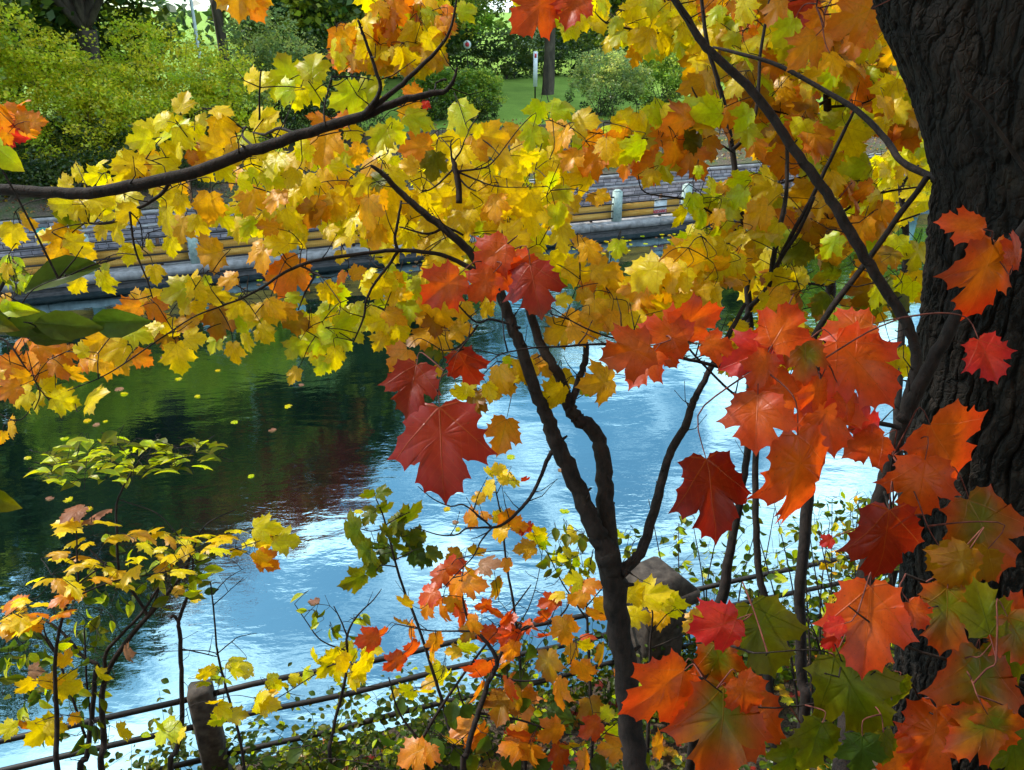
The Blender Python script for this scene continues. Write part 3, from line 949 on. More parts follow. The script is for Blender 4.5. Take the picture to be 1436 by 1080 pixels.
# fallen leaves on the slope
rs = np.random.RandomState(3)
k = 9000
S_ = rs.uniform(-26, 34, k); N_ = 2.2 + rs.uniform(0, 1, k) ** 1.3 * 5.5
pts = np.array([(lambda p: (p.x, p.y, far_z(n) + rough(Vector((p.x, p.y, 0)), .10, .9) * min(1, n - 1.95) + .035))(far(s, n)) for s, n in zip(S_, N_)])
cols = np.array([random.Random(i).choice([srgb(150, 110, 80), srgb(190, 150, 90), srgb(120, 80, 60), srgb(200, 160, 50), srgb(110, 130, 50), srgb(170, 120, 100)]) for i in range(k)])
V, Fs, T = leaf_cards(pts, 0.085, cols, 77, squash=0.15, aspect=.8)
mb = MB(); mb.add(V, Fs, T)
o = mb.build('leaf_litter', M['leaf_far']); props(o, 'brown and yellow fallen leaves strewn over the far slope', 'fallen leaves', None, 'stuff')
# ------------------------------------------------------------------ maple leaves, one outline with teeth and hollow edges
HALF = [(0.0, 0.0), (0.08, -0.07), (0.2, -0.09), (0.31, -0.05), (0.47, -0.03), (0.42, 0.06), (0.50, 0.13), (0.45, 0.17), (0.50, 0.225), (0.60, 0.25), (0.57, 0.34),
        (0.74, 0.50), (0.60, 0.52), (0.55, 0.61), (0.43, 0.575), (0.34, 0.565), (0.285, 0.53), (0.305, 0.60), (0.395, 0.735), (0.275, 0.765), (0.25, 0.87), (0.13, 0.875), (0.0, 1.0)]
CY = 0.28


def leaf_outline(rr, fine):
    out = []
    for side in (1, -1):
        k = [(x * (1 + rr.uniform(-.07, .07)) * side, y + rr.uniform(-.02, .02)) for x, y in HALF]
        k[0] = (0, 0); k[-1] = (0.0, HALF[-1][1])
        seg = []
        for i in range(len(k) - 1):
            a, b = k[i], k[i + 1]
            seg.append(a)
            if fine:
                for f in ((1 / 3, 2 / 3) if fine > 1 else (0.5,)):
                    mx, my = a[0] + (b[0] - a[0]) * f, a[1] + (b[1] - a[1]) * f
                    ln = math.hypot(b[0] - a[0], b[1] - a[1]); q = 1 - 0.22 * ln * (1 if fine == 1 else 1.0)
                    seg.append((mx * q, CY + (my - CY) * q))
        out.append(seg)
    return out[0] + [(0.0, HALF[-1][1])] + out[1][:0:-1]


def leaf_template(seed, fine):
    rr = random.Random(seed)
    o = leaf_outline(rr, fine)
    n = len(o)
    rings = (0.36, 0.7, 1.0) if fine else (1.0,)
    vs = [(0.0, CY)]
    for k in rings: vs += [(x * k, CY + (y - CY) * k) for x, y in o]
    fs = [(0, 1 + i, 1 + (i + 1) % n) for i in range(n)]
    for r in range(len(rings) - 1):
        a, b = 1 + r * n, 1 + (r + 1) * n
        fs += [(a + i, b + i, b + (i + 1) % n, a + (i + 1) % n) for i in range(n)]
    uv = np.array(vs)
    x, y = uv[:, 0], uv[:, 1]
    droop = rr.uniform(0.10, 0.42); fold = rr.uniform(-0.05, 0.28); tw = rr.uniform(-.22, .22)
    ph = rr.uniform(0, 6.28)
    r2 = x * x + (y - .2) ** 2
    z = -droop * r2 + fold * np.abs(x) * 0.6 + tw * x * y + 0.022 * np.sin(9 * x + ph) * np.sin(8 * y + ph * 2) - rr.uniform(0, .25) * np.clip(y - .55, 0, 1) ** 1.5
    th = np.arctan2(x, y + 1e-6); d = th - 0.9 * np.round(th / 0.9)
    z += -0.05 * np.cos(d * 2 * math.pi / 0.9) * np.sqrt(x * x + y * y) * 0.5
    return uv, z, fs


TEMPL = {2: [leaf_template(i, 2) for i in range(14)], 1: [leaf_template(50 + i, 1) for i in range(16)], 0: [leaf_template(90 + i, 0) for i in range(12)]}


def ovate_template(seed, slim=0.5):
    rr = random.Random(seed)
    n = 9
    o = []
    for side in (1, -1):
        seg = [(side * slim * 0.5 * math.sin(math.pi * (i / n) ** 0.85) * (1 + (0.06 if i % 2 else -0.02)), i / n) for i in range(n)]
        o.append(seg)
    o = o[0] + [(0.0, 1.0)] + o[1][:0:-1]
    m = len(o)
    vs = [(0, .45)] + [(x * .5, .45 + (y - .45) * .5) for x, y in o] + o
    fs = [(0, 1 + i, 1 + (i + 1) % m) for i in range(m)] + [(1 + i, 1 + m + i, 1 + m + (i + 1) % m, 1 + (i + 1) % m) for i in range(m)]
    uv = np.array(vs); x, y = uv[:, 0], uv[:, 1]
    z = -rr.uniform(.1, .5) * (y - .4) ** 2 + np.abs(x) * rr.uniform(.1, .5)
    return uv, z, fs


OVATE = [ovate_template(i, 0.55) for i in range(6)]
SLIM = [ovate_template(20 + i, 0.42) for i in range(6)]

C = lambda *a: np.array(srgb(*a))
# leaf colours: middle of the leaf, then its edge
LC = {
    'y': (C(246, 214, 6), C(248, 218, 8)), 'Y': (C(244, 230, 4), C(250, 230, 6)), 'l': (C(188, 210, 8), C(220, 222, 8)),
    'o': (C(242, 190, 12), C(240, 176, 16)), 'O': (C(236, 156, 20), C(234, 132, 24)), 'r': (C(222, 104, 18), C(214, 68, 22)),
    'q': (C(214, 104, 16), C(206, 68, 18)), 'R': (C(160, 48, 10), C(154, 28, 18)), 'p': (C(222, 62, 34), C(216, 36, 46)), 'g': (C(98, 114, 10), C(124, 122, 12)),
    'G': (C(72, 98, 26), C(84, 106, 30)), 'b': (C(176, 140, 12), C(172, 108, 12)), 'h': (C(112, 118, 12), C(202, 72, 12)),
    'H': (C(200, 110, 16), C(190, 44, 10)), 'T': (C(190, 140, 110), C(170, 120, 90)),
}


def leaf_frame(ang, rr, tilt=0.5, flat=False):
    a = math.radians(ang)
    if flat:
        T = RIGHT * math.cos(a) + Vector((0, 1, 0)) * (-math.sin(a)) * 1.0
        T.normalize(); N = Vector((rr.uniform(-.4, .4), rr.uniform(-.15, .65), 1)).normalized()
        T = (T - N * T.dot(N)).normalized()
    else:
        T = RIGHT * math.cos(a) - UP * math.sin(a); N = -FWD
    S = T.cross(N)
    if not flat:
        ta = rr.uniform(-tilt, tilt) * 1.3; tb = rr.uniform(-tilt, tilt)
        R1 = Matrix.Rotation(ta, 3, T); N = R1 @ N; S = R1 @ S
        R2_ = Matrix.Rotation(tb, 3, S); N = R2_ @ N; T = R2_ @ T
    return T, S, N


def put_leaf(mb, base, T, S, N, L, code, rr, fine=1, templ=None, wide=1.0):
    uv, z, fs = rr.choice(templ) if templ else rr.choice(TEMPL[fine])
    wv = wide * (1.0 if templ else 0.80) * rr.uniform(0.86, 1.1)
    V = np.array(base[:]) + L * (uv[:, :1] * wv * np.array(S[:]) + uv[:, 1:2] * np.array(T[:]) + z[:, None] * np.array(N[:]))
    a, b = LC[code]
    r = np.sqrt(uv[:, 0] ** 2 + (uv[:, 1] - CY) ** 2)
    k = np.clip((r - .12) / .5 + 0.25 * np.sin(uv[:, 0] * 7 + rr.uniform(0, 6)) * np.sin(uv[:, 1] * 6 + rr.uniform(0, 6)), 0, 1)[:, None]
    t = (a * (1 - k) + b * k) * rr.uniform(0.82, 1.12)
    t = t * np.array([1, rr.uniform(.88, 1.1), 1])
    if rr.random() < .45:            # dried margin on some leaves
        e = np.clip((r - rr.uniform(.42, .55)) / .25 + 0.5 * np.sin(uv[:, 0] * 5 + rr.uniform(0, 6)), 0, 1)[:, None] * rr.uniform(.2, .6)
        t = t * (1 - e) + np.array([.20, .075, .018]) * e
    mb.add(V, fs, np.clip(t, 0, 1), uv)


CROP = dict(A=(0, 0), B=(360, 0), C=(700, 0), D=(1036, 0), E=(0, 270), F=(360, 270), G=(700, 270), H=(1036, 270),
            I=(0, 540), J=(360, 540), K=(700, 540), L=(1036, 540), M=(0, 780), N=(360, 780), Q=(700, 780), R=(1036, 780))
KS = 3.59


def cpx(c, x, y):
    a, b = CROP[c]
    return a + x / KS, b + y / KS


def parse(txt):
    out = []
    for part in txt.replace('\n', ' ').split(';'):
        w = part.split()
        if not w: continue
        c = w[0]; x, y, L, a = map(float, w[1:5]); code = w[5]
        px, py = cpx(c, x, y)
        out.append([px, py, L / KS, a, code] + w[6:])
    return out


def stem_pts(spec, t0, t1, c=None, dsag=0.0):
    """spec: list of (px, py, width px) -> smoothed 3-D points and radii"""
    n = len(spec)
    pts, rad = [], []
    for i, (x, y, w) in enumerate(spec):
        t = t0 + (t1 - t0) * i / (n - 1) + dsag * math.sin(math.pi * i / (n - 1))
        pts.append(P(x, y, t)); rad.append(w / 2 / F * t)
    return pts, rad


class Plant:
    def __init__(self, name, cat, label, seed, loc=None, group=None, twig_mat='bark_twig'):
        self.rr = random.Random(seed)
        self.root = empty(name, loc if loc is not None else (0, 0, 0), label, cat, group)
        self.nodes = []; self.leaves = []; self.tw = MB(); self.tm = twig_mat

    def stem(self, spec, t0, t1, name='branch', ground=False, tip=True, sides=10, dsag=0.0, nodes=True, label=None, mat='bark_twig'):
        pts, rad = stem_pts(spec, t0, t1, dsag=dsag)
        if ground:
            p0 = pts[0]; g_ = Vector((p0.x, p0.y, near_z_at(p0) - 0.1))
            if g_.z < p0.z - 0.05:
                pts.insert(0, g_); rad.insert(0, rad[0] * 1.15)
        p, r = smooth_path(pts, rad, 5)
        p = [q + Vector((self.rr.gauss(0, 1), self.rr.gauss(0, 1), self.rr.gauss(0, 1))) * (rr_ * 0.10) for q, rr_ in zip(p, r)]
        mb = MB(); mb.tube(p, r, sides, wob=0.05)
        # buds and nubs
        for q in range(2, len(p) - 1):
            if self.rr.random() < 0.22:
                d = Vector((self.rr.uniform(-1, 1), self.rr.uniform(-1, 1), self.rr.uniform(-.2, 1))).normalized()
                mb.tube([p[q], p[q] + d * (r[q] + 0.004 + r[q] * .5)], [max(r[q] * .35, .0015), max(r[q] * .12, .0008)], 5)
                if self.rr.random() < 0.5 and r[q] < .02:
                    e1 = p[q] + d * (r[q] + self.rr.uniform(.02, .05)); e2 = e1 + (d + Vector((self.rr.uniform(-.4, .4), self.rr.uniform(-.4, .4), .5))).normalized() * self.rr.uniform(.02, .06)
                    mb.tube([p[q], e1, e2], [.0017, .0012, .0007], 5); mb.tube([e2, e2 + (e2 - e1).normalized() * .006], [.0014, .0005], 5)
        o = mb.build(name, M[mat], self.root, smooth=True)
        if label: o['label'] = label
        if nodes:
            for q in range(0, len(p)): self.nodes.append((p[q], r[q]))
        return o

    def add(self, table, t, spread=0.12, tilt=0.5, size=1.0, fine=1, templ=None, flat=False, tfun=None, wide=1.0):
        for row in table:
            px, py, Lp, ang, code = row[:5]
            tt = (tfun(px, py) if tfun else t) + self.rr.uniform(-spread, spread)
            L = Lp / F * tt * size
            T, S, N = leaf_frame(ang, self.rr, tilt, flat)
            k = 1.0
            if not flat:
                proj = math.sqrt(max(0.15, 1 - (T.dot(FWD)) ** 2)); L = L / proj * 0.97
            c = P(px, py, tt)
            self.leaves.append((c - T * L * 0.45, T, S, N, L, code, fine, templ, wide))

    def scatter(self, poly, n, Lr, codes, t, spread=0.2, tilt=0.6, fine=1, ang=(50, 130), templ=None, flat=False, tfun=None, wide=1.0):
        xs = [p[0] for p in poly]; ys = [p[1] for p in poly]
        k = 0; tries = 0; rows = []
        while k < n and tries < n * 40:
            tries += 1
            x, y = self.rr.uniform(min(xs), max(xs)), self.rr.uniform(min(ys), max(ys))
            ins = False
            for i in range(len(poly)):
                x1, y1 = poly[i]; x2, y2 = poly[i - 1]
                if (y1 > y) != (y2 > y) and x < (x2 - x1) * (y - y1) / (y2 - y1) + x1: ins = not ins
            if not ins: continue
            rows.append([x, y, self.rr.uniform(*Lr), self.rr.uniform(*ang), self.rr.choice(codes)]); k += 1
        self.add(rows, t, spread, tilt, 1.0, fine, templ, flat, tfun, wide)

    def finish(self, mat='leaf_yellow', single=False, fname='leaves', petiole='bark_twig', chunk=None, rp=0.0011, maxlen=9, twigs=True):
        """run a petiole from every leaf to the nearest wood, nearest leaves first, then build the leaves"""
        if self.nodes:
            NP_ = np.array([n[0][:] for n in self.nodes])
        else:
            NP_ = np.zeros((0, 3))
        tw = MB(); own = {}
        B = np.array([l[0][:] for l in self.leaves])
        if len(NP_) and len(B) and twigs:
            d0 = np.min(np.linalg.norm(B[:, None, :] - NP_[None, :, :], axis=2), axis=1)
            for i in np.argsort(d0):
                l = self.leaves[i]; b = l[0]
                d = np.linalg.norm(NP_ - np.array(b[:]), axis=1)
                j = int(np.argmin(d)); q = Vector(NP_[j]); dist = d[j]
                if dist < 0.004 or dist > maxlen: continue
                back = b - l[1] * min(dist * 0.45, l[4] * 0.5)
                r0 = rp * (1 + min(2.0, dist * 2.2))
                mid = q.lerp(back, 0.55) + Vector((0, 0, dist * 0.06))
                pts, rad = smooth_path([q, mid, back, b], [r0 * 1.2, r0, r0 * .8, rp * .7], 3)
                tw.tube(pts, rad, 5, cap=False)
                own[int(i)] = (pts, rad)
                new = []
                if dist > l[4] * 0.9:
                    new = [p[:] for p in pts[2:-3]]
                if new: NP_ = np.vstack([NP_, np.array(new)])
            if tw.n and not single and len(self.leaves) < 90:
                for pts, rad in own.values():
                    w_ = MB(); w_.tube(pts, rad, 5, cap=False); w_.build('twig', M[petiole], self.root, smooth=True)
            elif tw.n and not single: tw.build('twigs', M[petiole], self.root, smooth=True)
        mats = {'y': 'leaf_yellow', 'Y': 'leaf_yellow', 'l': 'leaf_yellow', 'o': 'leaf_yellow', 'O': 'leaf_yellow', 'r': 'leaf_red', 'R': 'leaf_red', 'p': 'leaf_red', 'g': 'leaf_green', 'G': 'leaf_green',
                'b': 'leaf_yellow', 'h': 'leaf_red', 'H': 'leaf_red', 'q': 'leaf_red', 'T': 'leaf_green'}
        names = ['leaf_yellow', 'leaf_red', 'leaf_green']; ml = [M[k] for k in names]
        if single:
            for li, (b, T, S, N, L, code, fine, templ, wide) in enumerate(self.leaves):
                mb = MB(); put_leaf(mb, b, T, S, N, L, code, self.rr, fine, templ, wide)
                lf = mb.build('leaf', M[mats[code]], self.root, smooth=True)
                if li in own:
                    w_ = MB(); w_.tube(own[li][0], own[li][1], 6, cap=False)
                    w_.v = [v - np.array(self.root.location[:]) for v in w_.v]
                    pt_ = w_.build('petiole', M[petiole], None, smooth=True); pt_.parent = lf
        else:
            mb = MB()
            for (b, T, S, N, L, code, fine, templ, wide) in self.leaves:
                n0 = len(mb.f)
                put_leaf(mb, b, T, S, N, L, code, self.rr, fine, templ, wide)
                k = names.index(mats[code])
                for q in range(n0, len(mb.f)): mb.mi[q] = k
            if mb.n: mb.build(fname, ml, self.root, smooth=True)


# ------------------------------------------------------------------ the great trunk on the right
def vnoise(w, h, sx, sy, seed):
    rs = np.random.RandomState(seed)
    gx, gy = max(2, int(sx)), max(2, int(sy))
    g_ = rs.uniform(-1, 1, size=(gy + 2, gx))
    X = np.linspace(0, gx, w, endpoint=False); Y = np.linspace(0, gy, h)
    xi = X.astype(int); yi = np.minimum(Y.astype(int), gy); fx = X - xi; fy = Y - yi
    fx = fx * fx * (3 - 2 * fx); fy = fy * fy * (3 - 2 * fy)
    a = g_[yi][:, xi % gx]; b = g_[yi][:, (xi + 1) % gx]; c = g_[np.minimum(yi + 1, gy + 1)][:, xi % gx]; d = g_[np.minimum(yi + 1, gy + 1)][:, (xi + 1) % gx]
    return (a * (1 - fx) + b * fx) * (1 - fy)[:, None] + (c * (1 - fx) + d * fx) * fy[:, None]


def bark_tube(pts, rads, nu, nv, amp, seed, name, parent, cells=44):
    P_, R_ = smooth_path(pts, rads, 12)
    L = [0]
    for i in range(1, len(P_)): L.append(L[-1] + (P_[i] - P_[i - 1]).length)
    tt = np.linspace(0, L[-1], nv)
    A = np.array([p[:] for p in P_])
    c = np.stack([np.interp(tt, L, A[:, k]) for k in range(3)], axis=1)
    r = np.interp(tt, L, R_)
    tg = np.gradient(c, axis=0); tg /= np.linalg.norm(tg, axis=1)[:, None]
    u = np.cross(tg, np.array([0.0, 1.0, 0.0])); u /= np.linalg.norm(u, axis=1)[:, None]
    w = np.cross(tg, u)
    ln = L[-1]
    th0 = np.linspace(0, 2 * math.pi, nu, endpoint=False)[None, :]
    ph = cells * th0 + 5.5 * vnoise(nu, nv, 7, ln * 2.2, seed) + 2.6 * vnoise(nu, nv, 22, ln * 6, seed + 1) + 0.8 * vnoise(nu, nv, 60, ln * 22, seed + 6)
    fur = np.clip(1 - np.abs(np.sin(ph / 2)) * 2.6, 0, 1) ** 0.8
    gate = np.clip(0.75 + 0.9 * vnoise(nu, nv, 20, ln * 5, seed + 7), 0.1, 1)
    crack = np.clip(1 - np.abs(vnoise(nu, nv, cells * .8, ln * 12, seed + 8)) * 7, 0, 1) * 0.45
    big = vnoise(nu, nv, 5, ln * 1.6, seed + 2)
    fine = vnoise(nu, nv, cells * 5, ln * 50, seed + 3) + 0.8 * vnoise(nu, nv, cells * 2, ln * 20, seed + 4)
    disp = -fur * gate * amp - crack * amp + big * amp * 0.6 + fine * amp * 0.24
    th = np.linspace(0, 2 * math.pi, nu, endpoint=False)
    RR = r[:, None] + disp
    V = c[:, None, :] + RR[:, :, None] * (np.cos(th)[None, :, None] * u[:, None, :] + np.sin(th)[None, :, None] * w[:, None, :])
    i = np.arange(nv - 1)[:, None] * nu; j = np.arange(nu)[None, :]; j2 = (np.arange(nu) + 1)[None, :] % nu
    Fq = np.stack([i + j, i + j2, i + nu + j2, i + nu + j], axis=2).reshape(-1, 4)
    mb = MB(); mb.add(V.reshape(-1, 3), [tuple(q) for q in Fq.tolist()])
    return mb.build(name, M['bark_big'], parent, smooth=True)


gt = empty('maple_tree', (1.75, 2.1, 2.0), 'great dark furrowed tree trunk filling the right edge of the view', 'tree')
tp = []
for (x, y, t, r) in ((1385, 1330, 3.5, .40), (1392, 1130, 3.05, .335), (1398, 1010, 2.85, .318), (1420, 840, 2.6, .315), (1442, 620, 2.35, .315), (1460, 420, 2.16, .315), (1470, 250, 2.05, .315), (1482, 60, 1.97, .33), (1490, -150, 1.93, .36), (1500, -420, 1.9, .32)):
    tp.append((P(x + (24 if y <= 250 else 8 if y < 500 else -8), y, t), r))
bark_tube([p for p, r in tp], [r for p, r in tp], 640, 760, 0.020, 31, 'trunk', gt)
lp = [(1470, 330, 2.05, .20), (1420, 190, 2.02, .20), (1365, 60, 2.0, .172), (1290, -60, 2.0, .15), (1150, -230, 2.1, .13), (950, -480, 2.3, .10)]
bark_tube([P(x, y, t) for x, y, t, r in lp], [r for x, y, t, r in lp], 240, 260, 0.012, 47, 'limb', gt, cells=26)
# small bare shoot and side bough of the great tree
mb = MB()
for spec in (((1340, 85, 5), (1350, 125, 5), (1372, 145, 6), (1405, 190, 6), (1436, 235, 7), (1460, 262, 7)), ((1372, 145, 4), (1395, 130, 4), (1415, 112, 2))):
    pts, rad = stem_pts([s_ for s_ in spec], 1.70, 1.70); p, r = smooth_path(pts, rad, 4); mb.tube(p, r, 7, wob=.05)
mb.build('shoot', M['bark_twig'], gt, smooth=True)
mb = MB()
pts, rad = stem_pts([(1320, 250, 11), (1303, 246, 10), (1264, 226, 9.5), (1242, 195, 9), (1203, 156, 8), (1158, 128, 7), (1092, 92, 6), (1036, 75, 5), (1000, 66, 3)], 2.1, 2.6)
p, r = smooth_path(pts, rad, 5); mb.tube(p, r, 9, wob=.06)
pts, rad = stem_pts([(1301, 247, 9), (1284, 272, 8), (1262, 300, 8), (1217, 365, 8), (1167, 431, 9), (1139, 479, 9), (1128, 530, 8), (1122, 600, 7)], 2.12, 2.3)
p, r = smooth_path(pts, rad, 5); mb.tube(p, r, 9, wob=.06)
mb.build('bough', M['bark_twig'], gt, smooth=True)
# unseen crown of the great tree, spread to shade the near trunk and leaves
rs = np.random.RandomState(8)
cl, idx, pts = crown_points([(2.2, -2.2, 9.6, 5.2, 4.6, 2.6), (-1.1, 2.5, 9.0, 1.6, 1.2, 0.7), (3.8, 1.6, 9.6, 2.6, 2.4, 2.4), (-2.5, -4.5, 9.0, 4.5, 3.0, 3.2), (5.5, -4, 7.5, 3, 4, 3)], 1300, 26, 0.7, rs)
V, Fs, T = leaf_cards(pts, 0.20, pick_cols('gold', idx, len(cl), rs), 10, aspect=.95)
mb = MB(); mb.add(V, Fs, T); mb.build('crown', M['leaf_far'], gt)
def ground_under(px, py, t):
    p = P(px, py, t)
    return Vector((p.x, p.y, near_z_at(p)))


# ------------------------------------------------------------------ 1. dark limb reaching in from the upper left
limb = Plant('maple_branch', 'branch', 'thick dark branch reaching in from the upper left with bright yellow leaves', 101, P(-60, 262, 1.75))
limb.stem([(-120, 262, 17), (-20, 265, 16), (60, 269, 15.5), (110, 272, 16), (180, 262, 17), (260, 245, 17), (350, 213, 16.5), (420, 190, 15), (500, 165, 14), (560, 143, 11), (605, 131, 9), (624, 128, 7), (636, 113, 5), (641, 95, 3)], 1.75, 1.65)
limb.stem([(512, 160, 9), (533, 128, 6), (528, 102, 5), (519, 75, 4.5), (510, 50, 4), (502, 28, 3)], 1.66, 1.6)
limb.stem([(508, 162, 9), (552, 128, 7.5), (583, 100, 6.5), (616, 67, 5), (632, 40, 4), (641, -5, 2.5)], 1.67, 1.6)
limb.stem([(626, 112, 4), (618, 113, 3), (610, 118, 1.6)], 1.65, 1.65)
limb.stem([(242, 248, 6), (228, 270, 5.5), (195, 292, 5), (156, 312, 4.5), (120, 313, 2.5)], 1.75, 1.85)
limb.stem([(182, 297, 3.2), (189, 348, 3), (206, 392, 2.4), (214, 418, 1.6)], 1.78, 1.8)
limb.stem([(182, 297, 2.2), (197, 315, 1.6), (200, 350, 1.2)], 1.78, 1.85)
limb.stem([(360, 210, 4), (340, 190, 3.4), (345, 178, 3)], 1.75, 1.9)
limb.stem([(420, 190, 4), (392, 180, 4.5), (372, 188, 3.5), (355, 186, 2.5)], 1.7, 1.9)
limb.stem([(456, 178, 3), (455, 150, 2.5), (465, 108, 2)], 1.68, 1.7)
limb.stem([(364, 168, 3), (364, 130, 2.6), (366, 98, 2)], 1.8, 1.75)
T1 = parse('''
A 920 510 150 280 Y; A 1120 560 150 20 Y; A 850 670 250 190 l; A 740 640 150 190 Y; A 700 710 160 170 Y; A 740 780 140 150 o; A 1000 620 130 150 Y; A 1130 665 200 60 o; A 1240 700 160 40 l;
A 1330 600 190 330 Y; A 1030 780 200 150 o; A 900 745 140 90 Y; A 960 795 90 100 O; A 640 830 190 180 y; A 590 800 120 210 Y; A 380 870 120 180 Y; A 505 825 90 330 Y; A 480 895 150 160 Y;
A 620 890 140 120 y; A 320 930 130 180 y; A 820 820 170 180 Y; A 780 870 140 140 Y; A 1140 870 140 45 Y; A 1230 925 120 30 Y; A 1380 830 180 90 Y; A 1380 900 160 30 l; A 1260 1005 190 110 o; A 1385 1010 160 100 o;
A 870 1020 150 150 Y; A 640 1000 160 30 Y; A 400 1005 200 180 Y; A 300 1015 160 160 Y; A 1050 1045 180 95 o; A 1260 400 140 190 y; A 1330 400 120 30 Y; A 1400 440 160 100 l; A 560 970 150 60 y;
A 930 690 150 60 Y; A 1060 730 150 200 y; A 1180 780 130 80 y; A 860 770 140 60 y; A 720 860 140 60 o; A 980 700 160 110 Y; A 860 610 130 230 Y; A 800 600 130 200 Y;
B 150 350 200 240 l; B 285 320 220 270 l; B 130 460 160 180 l; B 270 465 180 150 Y; B 450 490 220 150 l; B 570 450 210 320 l; B 30 420 110 200 Y; B 300 595 120 190 O; B 40 600 140 120 Y; B 110 680 160 200 y;
B 450 595 120 100 O; B 340 745 240 95 o; B 230 765 140 140 Y; B 490 680 130 60 Y; B 510 780 140 100 o; B 60 810 160 120 Y; B 90 880 140 45 Y; B 180 900 130 120 y; B 380 650 130 60 O; B 210 500 150 100 Y; B 520 530 150 80 l;
E 60 220 160 100 Y; E 30 190 130 200 Y; E 145 150 130 0 o; E 220 215 120 200 Y; E 310 250 210 110 o; E 280 325 130 120 o; E 395 265 170 30 Y; E 435 300 120 40 y; E 350 135 150 60 g; E 300 60 160 180 Y; E 420 50 180 190 Y;
E 490 35 190 0 Y; E 525 95 150 60 Y; E 640 50 170 60 Y; E 505 205 120 130 Y; E 590 195 160 60 Y; E 560 150 120 0 Y; E 840 50 140 130 Y; E 910 60 120 100 Y; E 840 150 185 95 Y; E 655 310 135 100 Y; E 750 270 80 100 Y; E 860 280 125 90 Y;
E 780 410 130 80 y; E 520 390 100 120 l; E 530 460 150 90 Y; E 380 470 130 120 y; E 640 110 140 150 y; E 450 110 150 100 Y; E 380 90 150 140 Y; E 30 400 110 100 y; E 20 540 100 160 o''')
limb.add(T1, 1.86, 0.08, tilt=0.5, fine=2, size=.86)
limb.finish()

# green ovate leaves that belong to another branch at the left edge
elm = Plant('elm_branch', 'branch', 'shaded olive green toothed oval leaves hanging at the left edge over the water', 102, P(-60, 440, 1.3))
elm.stem([(-60, 455, 4), (0, 462, 3.5), (45, 458, 3), (90, 465, 2.6), (130, 462, 2), (180, 458, 1.4)], 1.3, 1.35)
elm.stem([(-60, 470, 4), (-10, 460, 3), (20, 440, 2), (48, 405, 1.6), (100, 385, 1.2)], 1.3, 1.3)
elm.add(parse('''E 320 415 400 155 G; E 590 652 330 358 G; E 330 670 340 5 G; E 100 640 340 8 G; E 230 725 220 10 G; E 80 590 190 5 l; E 0 660 200 20 g'''), 1.32, 0.04, tilt=0.25, fine=1, templ=OVATE, wide=0.85)
elm.add([[12, 222, 48, 45, 'l'], [-6, 205, 40, 60, 'l'], [-2, 700, 60, 30, 'g'], [10, 430, 30, 60, 'l']], 1.3, 0.05, tilt=0.2, templ=OVATE, wide=1.2)
elm.finish('leaf_green')
sm = Plant('sapling_top', 'sapling', 'fresh lime green shoot with narrow leaves at the left edge by the far quay', 103, P(-40, 420, 5.0))
sm.stem([(-40, 470, 9), (-10, 420, 6), (10, 390, 4), (20, 372, 2)], 5.0, 5.0)
sm.scatter([(-5, 365), (35, 365), (42, 395), (20, 408), (-5, 400)], 34, (14, 26), ['l', 'g', 'l'], 5.0, .2, templ=SLIM, ang=(20, 130))
sm.finish('leaf_green')

# small orange maple twig hanging in at the left edge, higher up
rs1 = Plant('maple_branch', 'branch', 'small spray of salmon orange leaves at the upper left edge', 104, P(-60, 170, 2.6))
rs1.stem([(-60, 150, 5), (-10, 165, 3.5), (20, 172, 2.5), (45, 180, 1.5)], 2.6, 2.6)
rs1.add(parse('''A 50 580 140 170 O; A 120 512 70 10 O; A 140 612 130 10 O; A 190 612 90 0 O; A 60 680 140 15 p; A 140 662 120 0 O; A 20 650 100 100 O; A 15 700 90 130 O; A 5 560 110 180 O; A 90 620 100 60 p; A 30 610 110 30 O'''), 2.6, .08, tilt=.8, fine=1)
rs1.finish(petiole='twig_red')

# ------------------------------------------------------------------ 2. forked sapling in the middle
ctr = Plant('maple_sapling', 'tree', 'dark forked maple sapling in the middle with the mass of golden yellow leaves', 105, ground_under(893, 1100, 2.2))
ctr.stem([(897, 1180, 35), (889, 1050, 33), (880, 960, 33), (868, 870, 33), (860, 820, 35), (853, 775, 33)], 2.3, 2.05, 'trunk', ground=True, sides=16)
ctr.stem([(856, 800, 32), (846, 765, 28), (832, 738, 26), (810, 685, 24), (790, 645, 24), (776, 615, 23), (765, 580, 19), (750, 545, 17.5), (736, 505, 17), (722, 465, 16), (708, 430, 15), (697, 407, 15), (676, 378, 13), (660, 355, 12), (638, 334, 11.5), (594, 298, 10), (560, 268, 8.5), (538, 245, 7), (520, 232, 4)], 2.07, 1.95, sides=14)
ctr.stem([(857, 800, 34), (853, 760, 30), (848, 700, 25), (847, 655, 23), (840, 618, 21), (826, 597, 21), (808, 586, 20), (796, 566, 18), (790, 540, 15), (772, 508, 15), (756, 478, 13), (742, 434, 12), (735, 415, 8)], 2.09, 2.12, sides=14)
ctr.stem([(798, 575, 12), (805, 552, 11), (815, 525, 10), (822, 500, 9), (820, 480, 8), (815, 468, 5)], 2.1, 2.15)
ctr.stem([(866, 808, 20), (880, 795, 16), (898, 775, 15), (912, 735, 14), (922, 700, 13.5), (932, 660, 12), (945, 625, 12), (960, 600, 11.5), (970, 570, 10.5), (980, 548, 9), (1000, 510, 8), (1022, 470, 7), (1045, 426, 5)], 2.06, 2.25, sides=12)
ctr.stem([(775, 632, 7), (765, 650, 6), (760, 665, 5.5), (748, 690, 5), (736, 707, 5), (718, 726, 4.5), (700, 738, 4), (680, 740, 3.2), (655, 741, 2.6), (640, 750, 2.2), (615, 750, 1.8), (580, 739, 1.3)], 2.05, 1.95)
